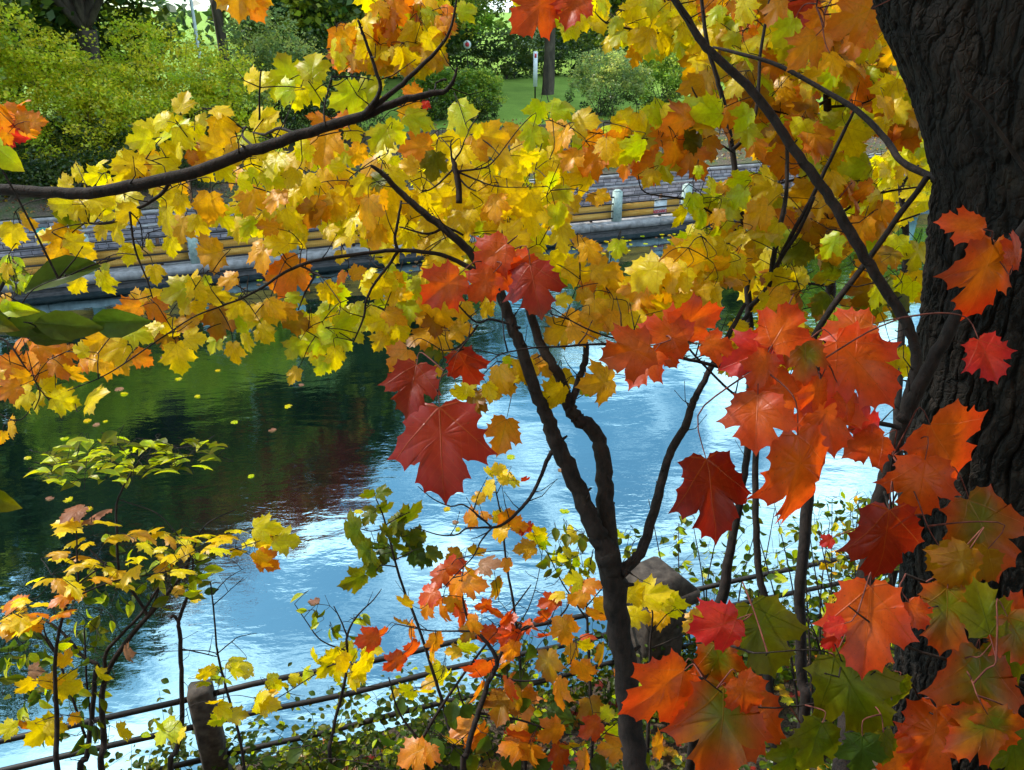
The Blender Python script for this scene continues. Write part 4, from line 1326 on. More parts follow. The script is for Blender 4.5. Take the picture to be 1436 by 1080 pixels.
ctr.stem([(689, 739, 3), (672, 724, 2.6), (650, 708, 2.2), (632, 710, 2), (608, 700, 1.6), (586, 682, 1.1)], 1.96, 1.95)
ctr.stem([(689, 741, 3), (675, 758, 2.4), (664, 780, 2), (645, 800, 1.7), (622, 824, 1.1)], 1.96, 1.95)
ctr.stem([(676, 380, 8), (661, 376, 7.5), (636, 364, 6.5), (611, 356, 6), (560, 351, 6), (508, 356, 5.5), (438, 367, 4.8), (396, 384, 4.2), (370, 402, 3.6), (340, 418, 3), (306, 431, 2.5), (267, 447, 2), (212, 484, 2.2), (150, 525, 1.8), (95, 548, 1.3)], 1.98, 1.8)
ctr.stem([(558, 351, 5), (554, 335, 4.5), (558, 310, 4), (563, 281, 3)], 1.93, 1.9)
ctr.stem([(558, 352, 4.5), (545, 372, 4), (527, 395, 3.8), (514, 420, 3.4), (510, 445, 3), (496, 479, 2)], 1.93, 1.95)
ctr.stem([(650, 330, 3), (625, 320, 4), (600, 328, 3.5), (560, 318, 2)], 1.98, 1.98)
ctr.stem([(420, 372, 3.2), (440, 385, 3), (428, 410, 2.6), (418, 435, 1.8)], 1.9, 1.9)
ctr.stem([(644, 285, 9), (643, 260, 9), (638, 235, 8.5), (634, 222, 4)], 2.0, 2.0)
for q in (((638, 235), (610, 262), (590, 270)), ((640, 240), (680, 235), (700, 217)), ((640, 240), (668, 252), (700, 262), (760, 262)), ((634, 225), (632, 205), (634, 195)), ((637, 225), (646, 212), (651, 198)), ((640, 245), (655, 262), (668, 268))):
    ctr.stem([(x, y, 3.2 - .8 * i) for i, (x, y) in enumerate(q)], 2.0, 1.98)
ctr.stem([(670, 455, 3), (660, 470, 3), (640, 488, 2.4), (620, 492, 1.5)], 1.98, 1.98)
ctr.stem([(730, 460, 4), (690, 448, 3.4), (668, 452, 3), (645, 430, 2.2), (634, 415, 1.6)], 2.0, 1.98)
T2 = parse('''
B 780 465 120 200 O; B 760 550 160 120 o; B 850 530 70 100 p; B 820 610 200 20 l; B 1030 600 240 70 l; B 620 700 190 120 l; B 700 670 160 30 l; B 800 745 210 170 O; B 890 835 190 100 g; B 600 915 150 160 g;
B 1000 700 140 200 y; B 1120 745 190 60 o; B 1200 695 210 10 o; B 1300 670 160 15 o; B 1380 700 160 100 l; B 1110 665 90 90 Y; B 340 925 170 100 o; B 460 995 200 110 o; B 560 860 170 150 o; B 270 800 130 120 o;
B 180 1000 150 100 Y; B 320 1055 190 150 o; B 100 1010 170 110 o; B 400 835 110 20 Y; B 590 1030 210 100 o; B 710 1000 210 80 y; B 700 905 180 60 Y; B 860 985 210 100 y; B 940 1020 190 120 y; B 1050 905 180 80 y;
B 1130 875 180 100 Y; B 1200 960 190 30 y; B 1290 905 160 10 y; B 1250 795 210 20 y; B 1380 790 140 10 y; B 1200 1040 180 90 o; B 1350 1030 190 100 y; B 760 835 140 200 y; B 960 900 140 190 y; B 830 905 140 20 Y;
B 650 765 140 80 Y; B 1150 1035 160 120 Y; B 1030 790 170 80 Y; B 940 760 150 130 Y; B 430 900 160 60 y; B 780 1050 180 80 y; B 1000 1000 160 60 Y; B 520 940 150 120 Y; B 250 930 150 80 Y; B 1100 960 170 140 y;
E 1060 90 180 100 o; E 1250 35 180 100 Y; E 1385 50 160 100 Y; E 1250 175 140 130 l; E 1345 170 130 180 o; E 1050 310 230 165 o; E 1320 315 220 80 o; E 1390 250 160 180 y; E 1040 445 70 100 l; E 1140 440 150 170 o;
E 1100 520 150 0 y; E 960 465 170 150 y; E 890 500 220 150 l; E 1000 495 150 60 y; E 690 540 170 250 o; E 640 590 160 170 O; E 790 600 160 60 O; E 780 545 170 10 y; E 920 585 160 120 Y; E 930 650 160 200 o; E 1095 660 220 100 b;
E 1200 650 170 60 l; E 1310 640 180 60 l; E 1180 815 150 90 y; E 1240 760 140 100 y; E 1330 720 120 60 Y; E 1080 760 150 120 l; E 1400 455 160 110 O; E 1390 590 150 60 o; E 840 745 140 90 b; E 900 840 210 80 y; E 700 715 180 20 l;
E 480 760 180 150 o; E 570 795 170 150 Y; E 400 795 120 190 Y; E 600 845 160 150 o; E 980 735 140 0 y; E 1260 600 140 200 y; E 1180 590 140 120 Y; E 1000 600 140 30 y; E 850 680 150 60 y; E 760 700 160 130 Y;
F 70 65 180 100 Y; F 290 105 210 100 b; F 170 420 270 118 O; F 430 60 220 100 y; F 560 105 220 90 o; F 680 125 220 80 y; F 800 60 170 45 y; F 880 65 170 60 y; F 1020 125 220 150 y; F 1180 115 180 200 o; F 1310 65 190 60 Y;
F 1380 135 240 90 y; F 1150 35 140 0 Y; F 160 135 140 90 Y; F 100 165 110 120 o; F 220 155 130 60 y; F 200 215 100 120 Y; F 370 205 110 60 Y; F 480 155 170 90 Y; F 540 175 140 100 Y; F 600 225 170 100 o; F 750 185 150 90 Y;
F 760 255 150 100 Y; F 850 275 130 60 y; F 930 285 150 0 Y; F 870 175 140 90 y; F 1000 325 140 60 Y; F 1050 395 140 120 Y; F 670 325 130 120 y; F 420 325 90 90 Y; F 1220 205 190 0 y; F 1300 235 220 10 y; F 1090 60 150 60 Y;
F 420 430 100 130 O; F 510 400 110 330 o; F 670 390 80 90 l; F 60 600 170 60 y; F 160 600 140 30 o; F 200 535 130 0 l; F 210 655 165 0 b; F 50 705 140 60 Y; F 185 925 120 115 y; F 340 705 150 200 l; F 280 765 140 160 l;
F 390 775 170 60 l; F 460 655 170 0 l; F 500 705 150 60 l; F 190 790 140 125 l; F 400 840 160 80 Y; F 330 880 130 120 l; F 440 750 150 30 l; F 610 485 170 110 Y; F 670 455 130 20 Y; F 690 530 130 90 y; F 740 520 120 0 o;
F 600 655 190 160 Y; F 700 625 170 30 o; F 690 700 150 90 y; F 620 755 130 120 y; F 730 710 120 60 Y; F 850 405 190 150 y; F 930 365 160 0 y; F 820 475 140 90 l; F 840 620 200 160 o; F 930 610 220 90 o; F 820 730 190 150 o;
F 900 665 160 90 b; F 1040 600 140 100 y; F 1030 690 160 0 o; F 890 790 150 160 g; F 940 750 150 60 o; F 1150 590 130 130 y; F 760 600 150 80 l; F 560 650 140 120 l; F 710 845 200 135 O; F 1230 945 190 80 o; F 1040 1015 130 180 Y;
F 1100 1050 150 90 b; F 900 905 90 130 o; F 1270 850 80 0 l; F 1340 900 150 80 y; F 1410 860 130 0 o; F 1180 1000 120 60 y; J 1240 255 230 105 O; F 380 60 160 60 y; F 240 60 150 120 Y; F 520 40 150 60 y; F 960 60 170 100 y;
G 40 60 180 80 y; G 110 60 160 40 y; G 300 130 170 60 l; G 320 225 190 80 Y; G 420 250 120 340 o; G 465 300 160 60 o; G 595 287 130 100 l; G 525 20 100 15 o; G 300 370 190 60 y; G 400 400 200 20 y; G 530 395 170 0 o; G 560 440 210 80 o;
G 440 470 130 120 O; G 430 530 120 80 o; G 330 540 110 0 Y; G 340 430 120 120 l; G 530 530 150 90 y; G 600 600 200 60 y; G 660 670 160 80 y; G 560 650 150 100 o; G 480 600 170 90 o; G 460 685 180 90 o; G 380 625 140 340 o; G 300 705 190 150 o;
G 400 720 150 60 o; G 500 960 220 170 o; G 440 1000 90 60 l; G 40 950 190 80 o; G 120 900 190 150 y; G 230 880 130 60 o; G 320 950 160 90 y; G 290 1030 170 120 y; K 250 60 200 165 y; G 60 330 150 60 Y; G 200 250 160 90 Y; G 180 320 150 30 y;
J 1100 120 150 95 b; J 1010 40 110 170 Y; J 1070 20 120 60 Y; J 1190 40 130 20 o''')


def t_ctr(px, py):
    return 1.90 + 0.18 * min(1, max(0, (px - 150) / 450))


ctr.add(T2, 1.95, 0.09, tilt=0.5, fine=2, tfun=t_ctr, size=.84)
# small bright leaves farther out behind, filling between
ctr.scatter([(330, 215), (780, 200), (800, 300), (690, 400), (480, 340), (330, 330)], 150, (28, 42), ['Y', 'y', 'Y', 'y', 'l'], 2.35, 0.15, fine=1)
ctr.scatter([(200, 250), (340, 215), (360, 330), (300, 360), (180, 300)], 9, (32, 48), ['Y', 'y', 'Y', 'o'], 2.2, 0.1, fine=1)
ctr.scatter([(470, 380), (560, 350), (640, 400), (560, 470), (430, 500), (420, 470)], 26, (28, 46), ['Y', 'y', 'l', 'o', 'l'], 2.2, 0.1, fine=1)
ctr.finish()

# ------------------------------------------------------------------ small maple twig, orange, at the left
ol = Plant('maple_branch', 'branch', 'small peach orange spray above lime leaves at the left edge over the water', 106, P(-80, 520, 2.2))
ol.stem([(-80, 450, 5), (-20, 470, 4), (10, 480, 3), (35, 515, 2.4), (56, 548, 2), (48, 575, 1.5)], 2.2, 2.2)
ol.stem([(56, 546, 1.8), (75, 565, 1.5), (105, 566, 1.0)], 2.2, 2.2)
ol.stem([(-60, 540, 2), (20, 590, 1.8), (50, 560, 1.2)], 2.2, 2.2)
ol.add(parse('''E 90 765 130 250 O; E 150 840 160 180 O; E 60 860 140 190 O; E 250 800 140 20 O; E 300 880 140 60 O; E 370 920 130 60 o; E 440 840 130 0 O; E 560 870 150 20 o; E 620 880 90 60 o; E 100 940 140 160 o; E 200 900 150 80 O; E 40 1000 120 150 O;
E 190 800 120 80 O; E 720 835 110 30 O; E 130 900 140 110 O; E 330 820 120 100 O; E 500 850 130 50 o; E 20 920 130 130 o; E 270 1000 160 5 Y; E 100 1035 150 150 Y; E 470 1035 160 345 Y; E 330 1055 130 20 Y; E 180 1050 120 100 Y; I 40 210 120 170 o; I 10 265 70 100 o; I 130 100 110 60 Y'''), 2.2, .12, tilt=.6, fine=1)
ol.finish()

# ------------------------------------------------------------------ 3. small leaved sprays at the top
tc_ = Plant('maple_branch', 'branch', 'thin bough of small golden orange leaves hanging at the top centre', 107, P(590, -60, 2.8))
tc_.stem([(640, -70, 7), (600, -30, 6), (585, 0, 6), (575, 25, 5.5), (560, 40, 5), (535, 48, 4.5), (522, 62, 3), (516, 72, 2)], 2.8, 2.8)
tc_.stem([(585, 2, 4), (605, 4, 3), (613, 14, 1.5)], 2.8, 2.8)
tc_.stem([(560, 40, 3), (572, 42, 2.5), (575, 55, 1.5)], 2.8, 2.8)
tc_.stem([(535, 48, 2.5), (500, 55, 2), (480, 54, 1.2)], 2.8, 2.8)
tc_.stem([(548, 45, 2), (560, 60, 1.6), (585, 72, 1)], 2.8, 2.8)
tc_.scatter([(465, 62), (510, 30), (560, 50), (625, 40), (618, 85), (590, 95), (520, 92), (470, 80)], 95, (26, 40), ['o', 'Y', 'Y', 'y', 'O'], 2.8, .14, fine=1)
tc_.scatter([(510, 0), (625, -5), (628, 45), (560, 45), (505, 25)], 50, (26, 38), ['o', 'O', 'Y', 'l'], 2.8, .14, fine=1)
tc_.add(parse('B 480 345 50 0 O; B 490 200 80 180 y; B 430 270 90 160 Y; B 540 320 80 100 o; B 860 330 90 100 Y; B 780 290 110 80 Y; B 820 160 90 100 o; B 1060 50 120 330 l; B 870 190 130 30 l; B 690 90 120 200 l; B 660 10 110 160 O'), 2.8, .06, fine=1)
tc_.finish()
tl_ = Plant('maple_branch', 'branch', 'two peach orange leaves hanging from the top edge beside the open sky', 108, P(350, -60, 1.7))
tl_.stem([(380, -80, 4), (355, -40, 3), (345, -15, 2)], 1.7, 1.7)
tl_.add([[335, 3, 52, 95, 'o'], [355, 8, 48, 60, 'O'], [318, -4, 44, 150, 'o'], [362, -6, 44, 30, 'o']], 1.7, .03, tilt=.25, fine=2)
tl_.finish()

# big red leaves right at the top edge
rt = Plant('maple_branch', 'branch', 'coral red leaf pair hanging from the top edge right of centre', 109, P(760, -80, 1.1), twig_mat='twig_red')
rt.stem([(800, -90, 4), (775, -50, 3), (768, -30, 2)], 1.1, 1.1)
rt.add(parse('C 170 62 270 135 r; C 370 48 210 110 r; C 250 10 160 170 p'), 1.1, .03, tilt=.3, fine=2)
rt.finish(single=True, petiole='twig_red')

# ------------------------------------------------------------------ 4. slender saplings at the right
s1 = Plant('slender_sapling', 'tree', 'slender dark sapling with orange and lime leaf band, leftmost of the right hand stems', 110, ground_under(990, 1000, 3.1))
s1.stem([(985, 950, 14), (992, 890, 14), (1006, 862, 15), (1015, 822, 15), (1024, 770, 13), (1040, 690, 10), (1048, 632, 10), (1051, 562, 10), (1052, 493, 10), (1050, 426, 10), (1042, 334, 9), (1038, 290, 8.5), (1026, 206, 8), (1016, 150, 7), (1006, 111, 6.5), (992, 64, 6), (984, 0, 5), (978, -60, 4)], 3.0, 2.6, 'trunk', ground=True)
s1.stem([(1029, 209, 6), (1042, 195, 5.5), (1055, 170, 5), (1062, 145, 4.8), (1066, 78, 4.5), (1074, 30, 4.2), (1081, -10, 4), (1085, -60, 3)], 2.68, 2.6)
s1.stem([(1040, 330, 4), (1000, 300, 3), (960, 280, 3), (905, 270, 2), (895, 245, 1.2)], 2.7, 2.5)
s1.stem([(1028, 205, 3), (1005, 165, 3), (980, 140, 2.5), (970, 122, 2)], 2.66, 2.6)
s1.stem([(1030, 215, 3), (1000, 200, 2.6), (940, 198, 2.2), (860, 190, 1.8), (800, 180, 1.6), (765, 165, 1)], 2.66, 2.4)
s1.stem([(1052, 440, 7), (1036, 455, 7), (1022, 472, 6), (1010, 490, 3)], 2.75, 2.7)
s1.stem([(1053, 430, 7), (1075, 405, 7), (1092, 367, 6.5), (1110, 330, 6.5), (1131, 292, 6), (1158, 237, 6), (1184, 184, 5), (1200, 150, 3)], 2.75, 2.4)
T3 = parse('''C 320 540 160 330 l; C 190 575 130 100 l; C 160 690 190 120 l; C 240 760 170 180 y; C 430 610 140 10 y; C 310 705 140 150 o; C 420 740 130 90 l; C 480 690 130 0 O; C 460 820 160 160 O; C 560 640 130 10 l; C 610 620 100 0 Y;
C 600 700 140 90 O; C 690 690 190 300 l; C 670 765 170 120 l; C 640 830 160 120 O; C 740 845 160 150 O; C 830 850 160 100 l; C 900 830 80 60 l; C 790 600 170 120 l; C 820 565 130 270 l; C 850 600 140 60 y; C 760 890 110 120 y; C 880 705 180 180 O;
C 900 785 150 60 O; C 980 820 200 60 O; C 1000 870 70 100 l; C 1060 740 150 80 O; C 990 705 130 0 g; C 920 610 200 160 O; C 960 565 180 170 l; C 1050 575 180 180 l; C 1020 635 170 160 o; C 540 745 130 90 y; C 360 800 140 120 o; C 500 990 120 20 o;
C 400 895 170 150 y; C 300 910 160 60 y; C 260 960 150 120 y; C 220 870 140 120 Y; C 520 780 140 60 O; C 380 680 140 60 l; C 280 640 140 200 o; C 720 640 150 60 y; C 750 720 150 60 O; C 850 660 150 120 O; C 930 680 140 60 o; C 660 600 140 0 Y; C 1000 760 140 60 Y; C 600 780 150 120 y;
C 1130 640 150 80 O; C 1180 590 150 60 O; C 1240 600 150 120 l; C 1300 740 130 60 O; C 1250 680 130 90 l''')
s1.add(T3, 2.5, .12, tilt=.65, fine=1, size=1.0)
s1.scatter([(960, 275), (1040, 250), (1060, 330), (990, 350), (945, 355)], 34, (26, 40), ['l', 'Y', 'o', 'l'], 2.6, .15, ang=(90, 150), tilt=.8)
s1.scatter([(870, 400), (960, 355), (1030, 340), (1045, 400), (960, 440), (870, 450)], 58, (38, 58), ['y', 'o', 'y', 'Y', 'y'], 2.35, .15, ang=(110, 170), tilt=.8)
s1.scatter([(1000, 480), (1045, 455), (1060, 500), (1010, 520)], 8, (26, 36), ['o', 'y'], 2.5, .1)
s1.finish()

s2 = Plant('slender_sapling', 'tree', 'thin straight sapling with few leaves just right of the leftmost slender stem', 111, ground_under(1092, 1080, 2.6))
s2.stem([(1096, 1120, 13), (1092, 1080, 13), (1086, 1031, 12), (1078, 947, 12), (1074, 880, 11), (1072, 840, 11), (1064, 802, 10), (1060, 724, 9.5), (1060, 632, 9), (1064, 557, 8.5), (1070, 480, 8), (1078, 409, 8), (1089, 340, 7.5), (1098, 300, 7), (1103, 265, 6), (1104, 200, 5)], 2.7, 2.7, 'trunk', ground=True)
s2.stem([(1142, 276, 5), (1120, 325, 5), (1092, 367, 6), (1075, 410, 6)], 2.5, 2.7, nodes=True)
s2.add(parse('G 1330 190 180 150 y; G 1410 215 150 130 l; G 1400 550 150 150 o; G 1410 450 140 60 y; G 1290 120 150 150 o; H 70 430 140 100 o; H 30 350 120 80 o; H 150 210 170 130 Y; H 60 260 150 140 o; H 110 170 150 120 y; H 120 560 130 150 y'), 2.6, .08, tilt=.7)
s2.finish()

s3 = Plant('slender_sapling', 'tree', 'dark upright sapling crowned with lime and orange leaves beside the great trunk', 112, ground_under(1125, 1000, 3.4))
s3.stem([(1127, 1010, 15), (1125, 953, 15), (1122, 864, 15), (1122, 818, 15), (1131, 721, 16), (1140, 620, 15), (1147, 510, 14), (1163, 426, 14), (1165, 354, 13), (1166, 300, 13), (1163, 250, 12.5), (1162, 190, 12), (1160, 139, 11), (1156, 75, 9), (1142, 36, 7), (1120, -30, 5)], 3.5, 3.1, 'trunk', ground=True)
for q in (((1161, 150), (1190, 148), (1218, 142), (1300, 102)), ((1160, 140), (1120, 160), (1060, 150)), ((1163, 215), (1210, 180), (1255, 158), (1305, 150)), ((1163, 230), (1120, 250), (1070, 262)), ((1156, 75), (1200, 45), (1250, 38)),
          ((1156, 100), (1100, 60), (1050, 40)), ((1164, 330), (1230, 320), (1290, 300)), ((1150, 480), (1210, 430), (1290, 400)), ((1160, 400), (1120, 400), (1080, 430)), ((1164, 310), (1220, 275), (1290, 262))):
    s3.stem([(x, y, 4.5 - 1.1 * i) for i, (x, y) in enumerate(q)], 3.1, 3.0)
s3.scatter([(1000, -20), (1250, -20), (1300, 90), (1305, 190), (1200, 210), (1040, 190), (960, 110)], 240, (32, 52), ['l', 'y', 'o', 'O', 'l', 'Y', 'b', 'o'], 3.1, .3, ang=(50, 170), tilt=.65)
s3.scatter([(1050, 190), (1200, 190), (1240, 330), (1130, 350), (1040, 310)], 80, (32, 48), ['l', 'y', 'o', 'O', 'b', 'Y'], 3.1, .3, ang=(50, 170), tilt=.65)
s3.scatter([(1060, 340), (1200, 330), (1300, 320), (1290, 420), (1180, 470), (1080, 520), (1060, 440)], 62, (36, 54), ['y', 'l', 'b', 'o', 'g', 'Y'], 3.0, .25, ang=(80, 170), tilt=.7)
s3.scatter([(1235, 490), (1285, 480), (1280, 530), (1240, 525)], 6, (28, 38), ['Y', 'y'], 3.0, .1)
s3.finish()

s4 = Plant('slender_sapling', 'tree', 'far sapling of small bright yellow leaves close to the great trunk by the quay', 113, ground_under(1240, 900, 4.2))
s4.stem([(1262, 760, 12), (1258, 600, 11), (1265, 450, 10), (1270, 330, 9), (1262, 250, 8), (1255, 120, 6), (1250, 20, 4)], 4.6, 4.6, 'trunk', ground=True)
s4.stem([(1268, 320, 5), (1220, 290, 4), (1170, 300, 2)], 4.6, 4.6)
s4.stem([(1264, 260, 5), (1290, 230, 3), (1310, 220, 2)], 4.6, 4.6)
s4.scatter([(1180, 255), (1240, 225), (1300, 180), (1310, 260), (1290, 300), (1230, 320), (1170, 300)], 110, (20, 32), ['Y', 'Y', 'l', 'y'], 4.6, .3, fine=0, ang=(60, 160))
s4.scatter([(1200, 40), (1310, 60), (1310, 200), (1220, 180)], 110, (22, 34), ['l', 'l', 'g', 'Y'], 4.6, .3, fine=0, ang=(60, 160))
s4.finish()

tb = Plant('maple_branch', 'branch', 'hanging bough of small yellow leaves at the top between marker sign and slender stems', 114, P(930, -90, 3.0))
tb.stem([(960, -60, 8), (935, 0, 8), (950, 30, 7), (985, 55, 6), (1010, 80, 3)], 3.0, 3.0)
tb.stem([(958, 43, 5), (920, 47, 4), (880, 40, 3), (850, 32, 2.4), (835, 18, 1.5)], 3.0, 2.9)
tb.scatter([(850, 50), (880, 10), (930, 5), (990, 20), (1030, 60), (960, 70), (900, 70)], 70, (26, 40), ['Y', 'y', 'l', 'Y'], 3.0, .2, fine=1)
tb.scatter([(715, -10), (840, -10), (850, 25), (790, 45), (760, 20), (725, 15)], 26, (24, 38), ['l', 'Y', 'Y'], 3.0, .15, fine=1)
tb.scatter([(860, -20), (1200, -20), (1190, 30), (1040, 60), (900, 20)], 60, (26, 42), ['Y', 'l', 'o', 'O', 'Y'], 3.1, .25, fine=1)
tb.add([[892, 80, 30, 90, 'o'], [805, 40, 32, 80, 'Y'], [855, 60, 30, 120, 'Y'], [985, 65, 30, 60, 'Y']], 3.0, .05)
tb.finish()

# red and pink leaves close by at the very top right
tr = Plant('maple_branch', 'branch', 'rosy red and orange leaves hanging from the top edge beside the great limb', 115, P(1150, -120, 1.3), twig_mat='twig_red')
tr.stem([(1210, -100, 5), (1170, -50, 4), (1150, -20, 3), (1145, 10, 2)], 1.35, 1.35)
tr.add(parse('D 300 20 270 165 R; D 560 100 240 150 O; D 400 110 170 120 O; D 580 235 140 90 O; D 660 190 110 80 O; D 330 250 220 130 O; D 430 200 150 90 O; D 180 60 150 120 O; D 240 160 200 125 l; D 480 320 140 80 o'), 1.4, .1, tilt=.35, fine=2)
tr.finish(single=True, petiole='twig_red')

# ------------------------------------------------------------------ 5. the near sapling with the large red leaves
red = Plant('maple_sapling', 'tree', 'near sapling with curved stems and large glowing red leaves', 116, ground_under(1190, 1000, 1.7), twig_mat='twig_red')
red.stem([(1170, 1150, 30), (1190, 1000, 28), (1210, 850, 25), (1222, 760, 23), (1236, 700, 22), (1248, 650, 21), (1262, 600, 20), (1280, 560, 20), (1300, 520, 19), (1325, 475, 18), (1350, 430, 18), (1378, 395, 17), (1410, 355, 16), (1440, 315, 15), (1500, 230, 13), (1560, 130, 10)], 1.85, 1.35, 'trunk', ground=True, sides=14)
red.stem([(1266, 590, 17), (1278, 545, 16), (1285, 510, 15), (1282, 480, 15), (1266, 445, 15), (1240, 405, 15), (1206, 350, 15), (1172, 290, 14.5), (1140, 245, 14), (1110, 205, 13), (1080, 160, 12.5), (1048, 120, 12), (1015, 90, 11.5), (985, 60, 11), (960, 20, 10), (935, -15, 9), (900, -70, 7)], 1.62, 1.75, sides=12)
red.stem([(1262, 600, 7), (1180, 580, 6.5), (1115, 552, 6), (1073, 535, 6), (1030, 520, 5.5), (978, 507, 5), (925, 495, 4.5), (875, 484, 4), (825, 483, 3.6), (790, 486, 3), (756, 487, 2.6), (722, 492, 2.2), (700, 498, 1.8), (682, 512, 1.2)], 1.6, 1.25)
red.stem([(920, 493, 3.5), (880, 480, 3), (839, 468, 2.6), (805, 452, 2), (778, 434, 1.4)], 1.35, 1.3)
red.stem([(967, 490, 3), (985, 510, 3.2), (1020, 545, 3.4), (1033, 555, 3.4)], 1.42, 1.5)
red.stem([(1128, 545, 3), (1120, 500, 2.6), (1110, 485, 2.2), (1075, 503, 1.6)], 1.5, 1.3)
red.stem([(1190, 578, 4), (1175, 520, 3.5), (1160, 485, 3), (1150, 470, 2)], 1.5, 1.35)
red.stem([(1380, 395, 5), (1385, 370, 4), (1392, 345, 3), (1391, 335, 2)], 1.38, 1.25)
red.stem([(1240, 690, 4), (1250, 720, 3), (1247, 680, 2.5), (1252, 640, 2)], 1.6, 1.3)
red.stem([(700, 498, 1.4), (650, 490, 1.2), (622, 520, 1.2), (612, 565, 1.1)], 1.25, 1.15)
red.stem([(703, 420, 3), (700, 395, 2.4), (705, 378, 2)], 1.5, 1.3)
red.stem([(778, 434, 1.5), (740, 415, 2), (705, 388, 2), (690, 378, 1.5)], 1.3, 1.3)
RT = parse('''F 1180 320 240 145 r; F 930 485 270 140 r; F 1130 475 220 130 r; F 1255 410 210 60 r; F 1345 350 190 0 r; G 180 480 300 78 R; J 925 330 520 86 R; F 780 985 290 100 R; F 1062 890 230 70 R;
G 830 715 290 195 r; G 1000 640 310 340 r; G 640 810 290 160 O; G 720 880 250 120 r; G 850 820 160 60 r; G 1100 770 200 5 r; G 1260 830 330 158 p; G 1385 740 260 100 r;
H 545 690 280 175 r; H 230 665 310 300 r; H 335 850 250 92 h; H 640 890 460 50 r; H 1240 440 440 92 H; H 1120 160 240 200 r; H 1400 280 220 290 r; H 1260 840 260 68 p; H 120 900 240 120 r;
L 90 180 320 90 r; L 215 70 320 110 r; L 310 480 560 76 r; L 450 190 360 80 r; L 660 200 220 350 p; L 640 300 270 150 r; L 1050 340 470 48 r; L 920 520 350 95 O; L 740 815 470 88 R; L 1250 770 500 68 h; L 1180 930 300 110 b; L 1060 900 250 60 b; L 440 790 80 150 p;
L 560 110 200 60 r; L 380 60 220 100 r; K 1080 570 480 82 R''')
for r_ in RT:
    if r_[4] == 'O': r_[4] = 'q'
red.add(RT, 1.25, .07, tilt=.42, fine=2, size=0.95, tfun=lambda x, y: 1.15 + 0.0002 * abs(x - 900))
red.finish(single=True, petiole='twig_red', rp=.0010)

# ------------------------------------------------------------------ 6. low branch, bottom right, green turning orange
low = Plant('maple_branch', 'branch', 'low branch of large green leaves turning orange in the bottom right corner', 117, P(1460, 960, 1.1), twig_mat='twig_red')
low.stem([(1520, 1000, 9), (1436, 960, 7), (1380, 940, 6), (1330, 925, 5), (1280, 910, 4), (1230, 880, 3), (1190, 850, 2)], 1.15, 1.05)
low.stem([(1500, 860, 7), (1420, 850, 5.5), (1370, 835, 4.5), (1320, 825, 4), (1270, 805, 3)], 1.15, 1.1)
low.stem([(1350, 1120, 6), (1300, 1000, 5), (1290, 980, 4), (1265, 945, 3), (1200, 935, 2.4), (1150, 912, 2.2), (1060, 915, 1.8), (1010, 900, 1.4)], 1.2, 1.05)
low.stem([(1265, 945, 3), (1150, 985, 2.5), (1050, 990, 2.2), (985, 950, 1.8)], 1.15, 1.02)
lowt = parse('''Q 790 690 400 148 r; Q 880 720 330 110 O; Q 1110 560 270 80 h; Q 1330 420 380 72 g; Q 1120 890 500 97 h; Q 1080 360 270 155 p; Q 1140 395 160 130 O;
R 650 370 470 95 O; R 1050 320 340 95 h; R 600 710 500 60 g; R 600 560 260 300 g; R 380 960 280 110 g; R 620 1010 240 90 G; R 780 700 230 100 g; R 1220 700 480 100 h; R 1340 560 420 90 g; R 980 960 420 100 r; R 1190 900 320 150 h;
R 1370 320 280 300 O; R 1230 260 280 260 g; R 50 880 390 100 O; R 740 970 170 90 g; R 1100 60 260 120 b; R 1400 1020 300 80 g; R 480 355 110 160 p; R 460 430 110 150 p; R 1310 900 300 60 h; R 1040 200 200 60 b; R 1420 420 300 60 h; R 820 1040 260 60 O;
R 250 1040 220 110 g; R 900 300 160 60 O; Q 1250 700 230 60 O; Q 1000 800 160 120 O''')
for r_ in lowt:
    if r_[4] == 'O': r_[4] = 'q'
low.add(lowt, 1.08, .05, tilt=.28, fine=2, size=1.02)
low.finish(single=True, petiole='twig_red', rp=.0010)
# ------------------------------------------------------------------ 7. shrubs along the railing, lower left to centre
def shrub(name, cat, label, seed, stems, t, base=None, group=None):
    x, y, _ = stems[0][0]
    p = Plant(name, cat, label, seed, ground_under(x, y, t), group)
    for i, st in enumerate(stems):
        p.stem(st, t, t, 'stem', ground=(i == 0 and y > 1000), sides=7)
    return p


h1 = shrub('shrub', 'shrub', 'two stemmed dark shrub with green oval leaves near the bottom left corner', 201,
           [[(147, 1100, 9), (146, 1040, 8.5), (145, 961, 8), (170, 910, 7.5), (206, 866, 7), (232, 835, 6), (251, 813, 5), (262, 795, 4), (271, 770, 3), (290, 735, 2), (330, 715, 1.2)],
            [(150, 955, 6), (148, 919, 5.5), (165, 895, 5), (198, 861, 4.5), (225, 820, 3.5), (245, 790, 2.5), (262, 770, 2), (275, 755, 1.5)],
            [(209, 866, 5), (190, 835, 4.5), (170, 811, 4), (165, 780, 4), (164, 750, 3.8), (163, 718, 3.4), (167, 696, 3), (185, 662, 2.2), (200, 640, 1.5)],
            [(206, 866, 3), (222, 830, 2.5), (228, 800, 2), (225, 780, 1.3)], [(170, 812, 3.4), (140, 785, 2.8), (120, 765, 2), (110, 760, 1.4)],
            [(164, 700, 2), (180, 705, 1.8), (220, 720, 1.6), (245, 745, 1.4), (265, 770, 1.2)]], 3.6)
h1.scatter([(60, 640), (130, 605), (200, 618), (300, 608), (312, 645), (285, 665), (200, 668), (110, 690), (50, 668)], 120, (20, 36), ['g', 'l', 'g', 'l'], 3.6, .3, templ=OVATE, flat=True, ang=(-30, 210), wide=0.9)
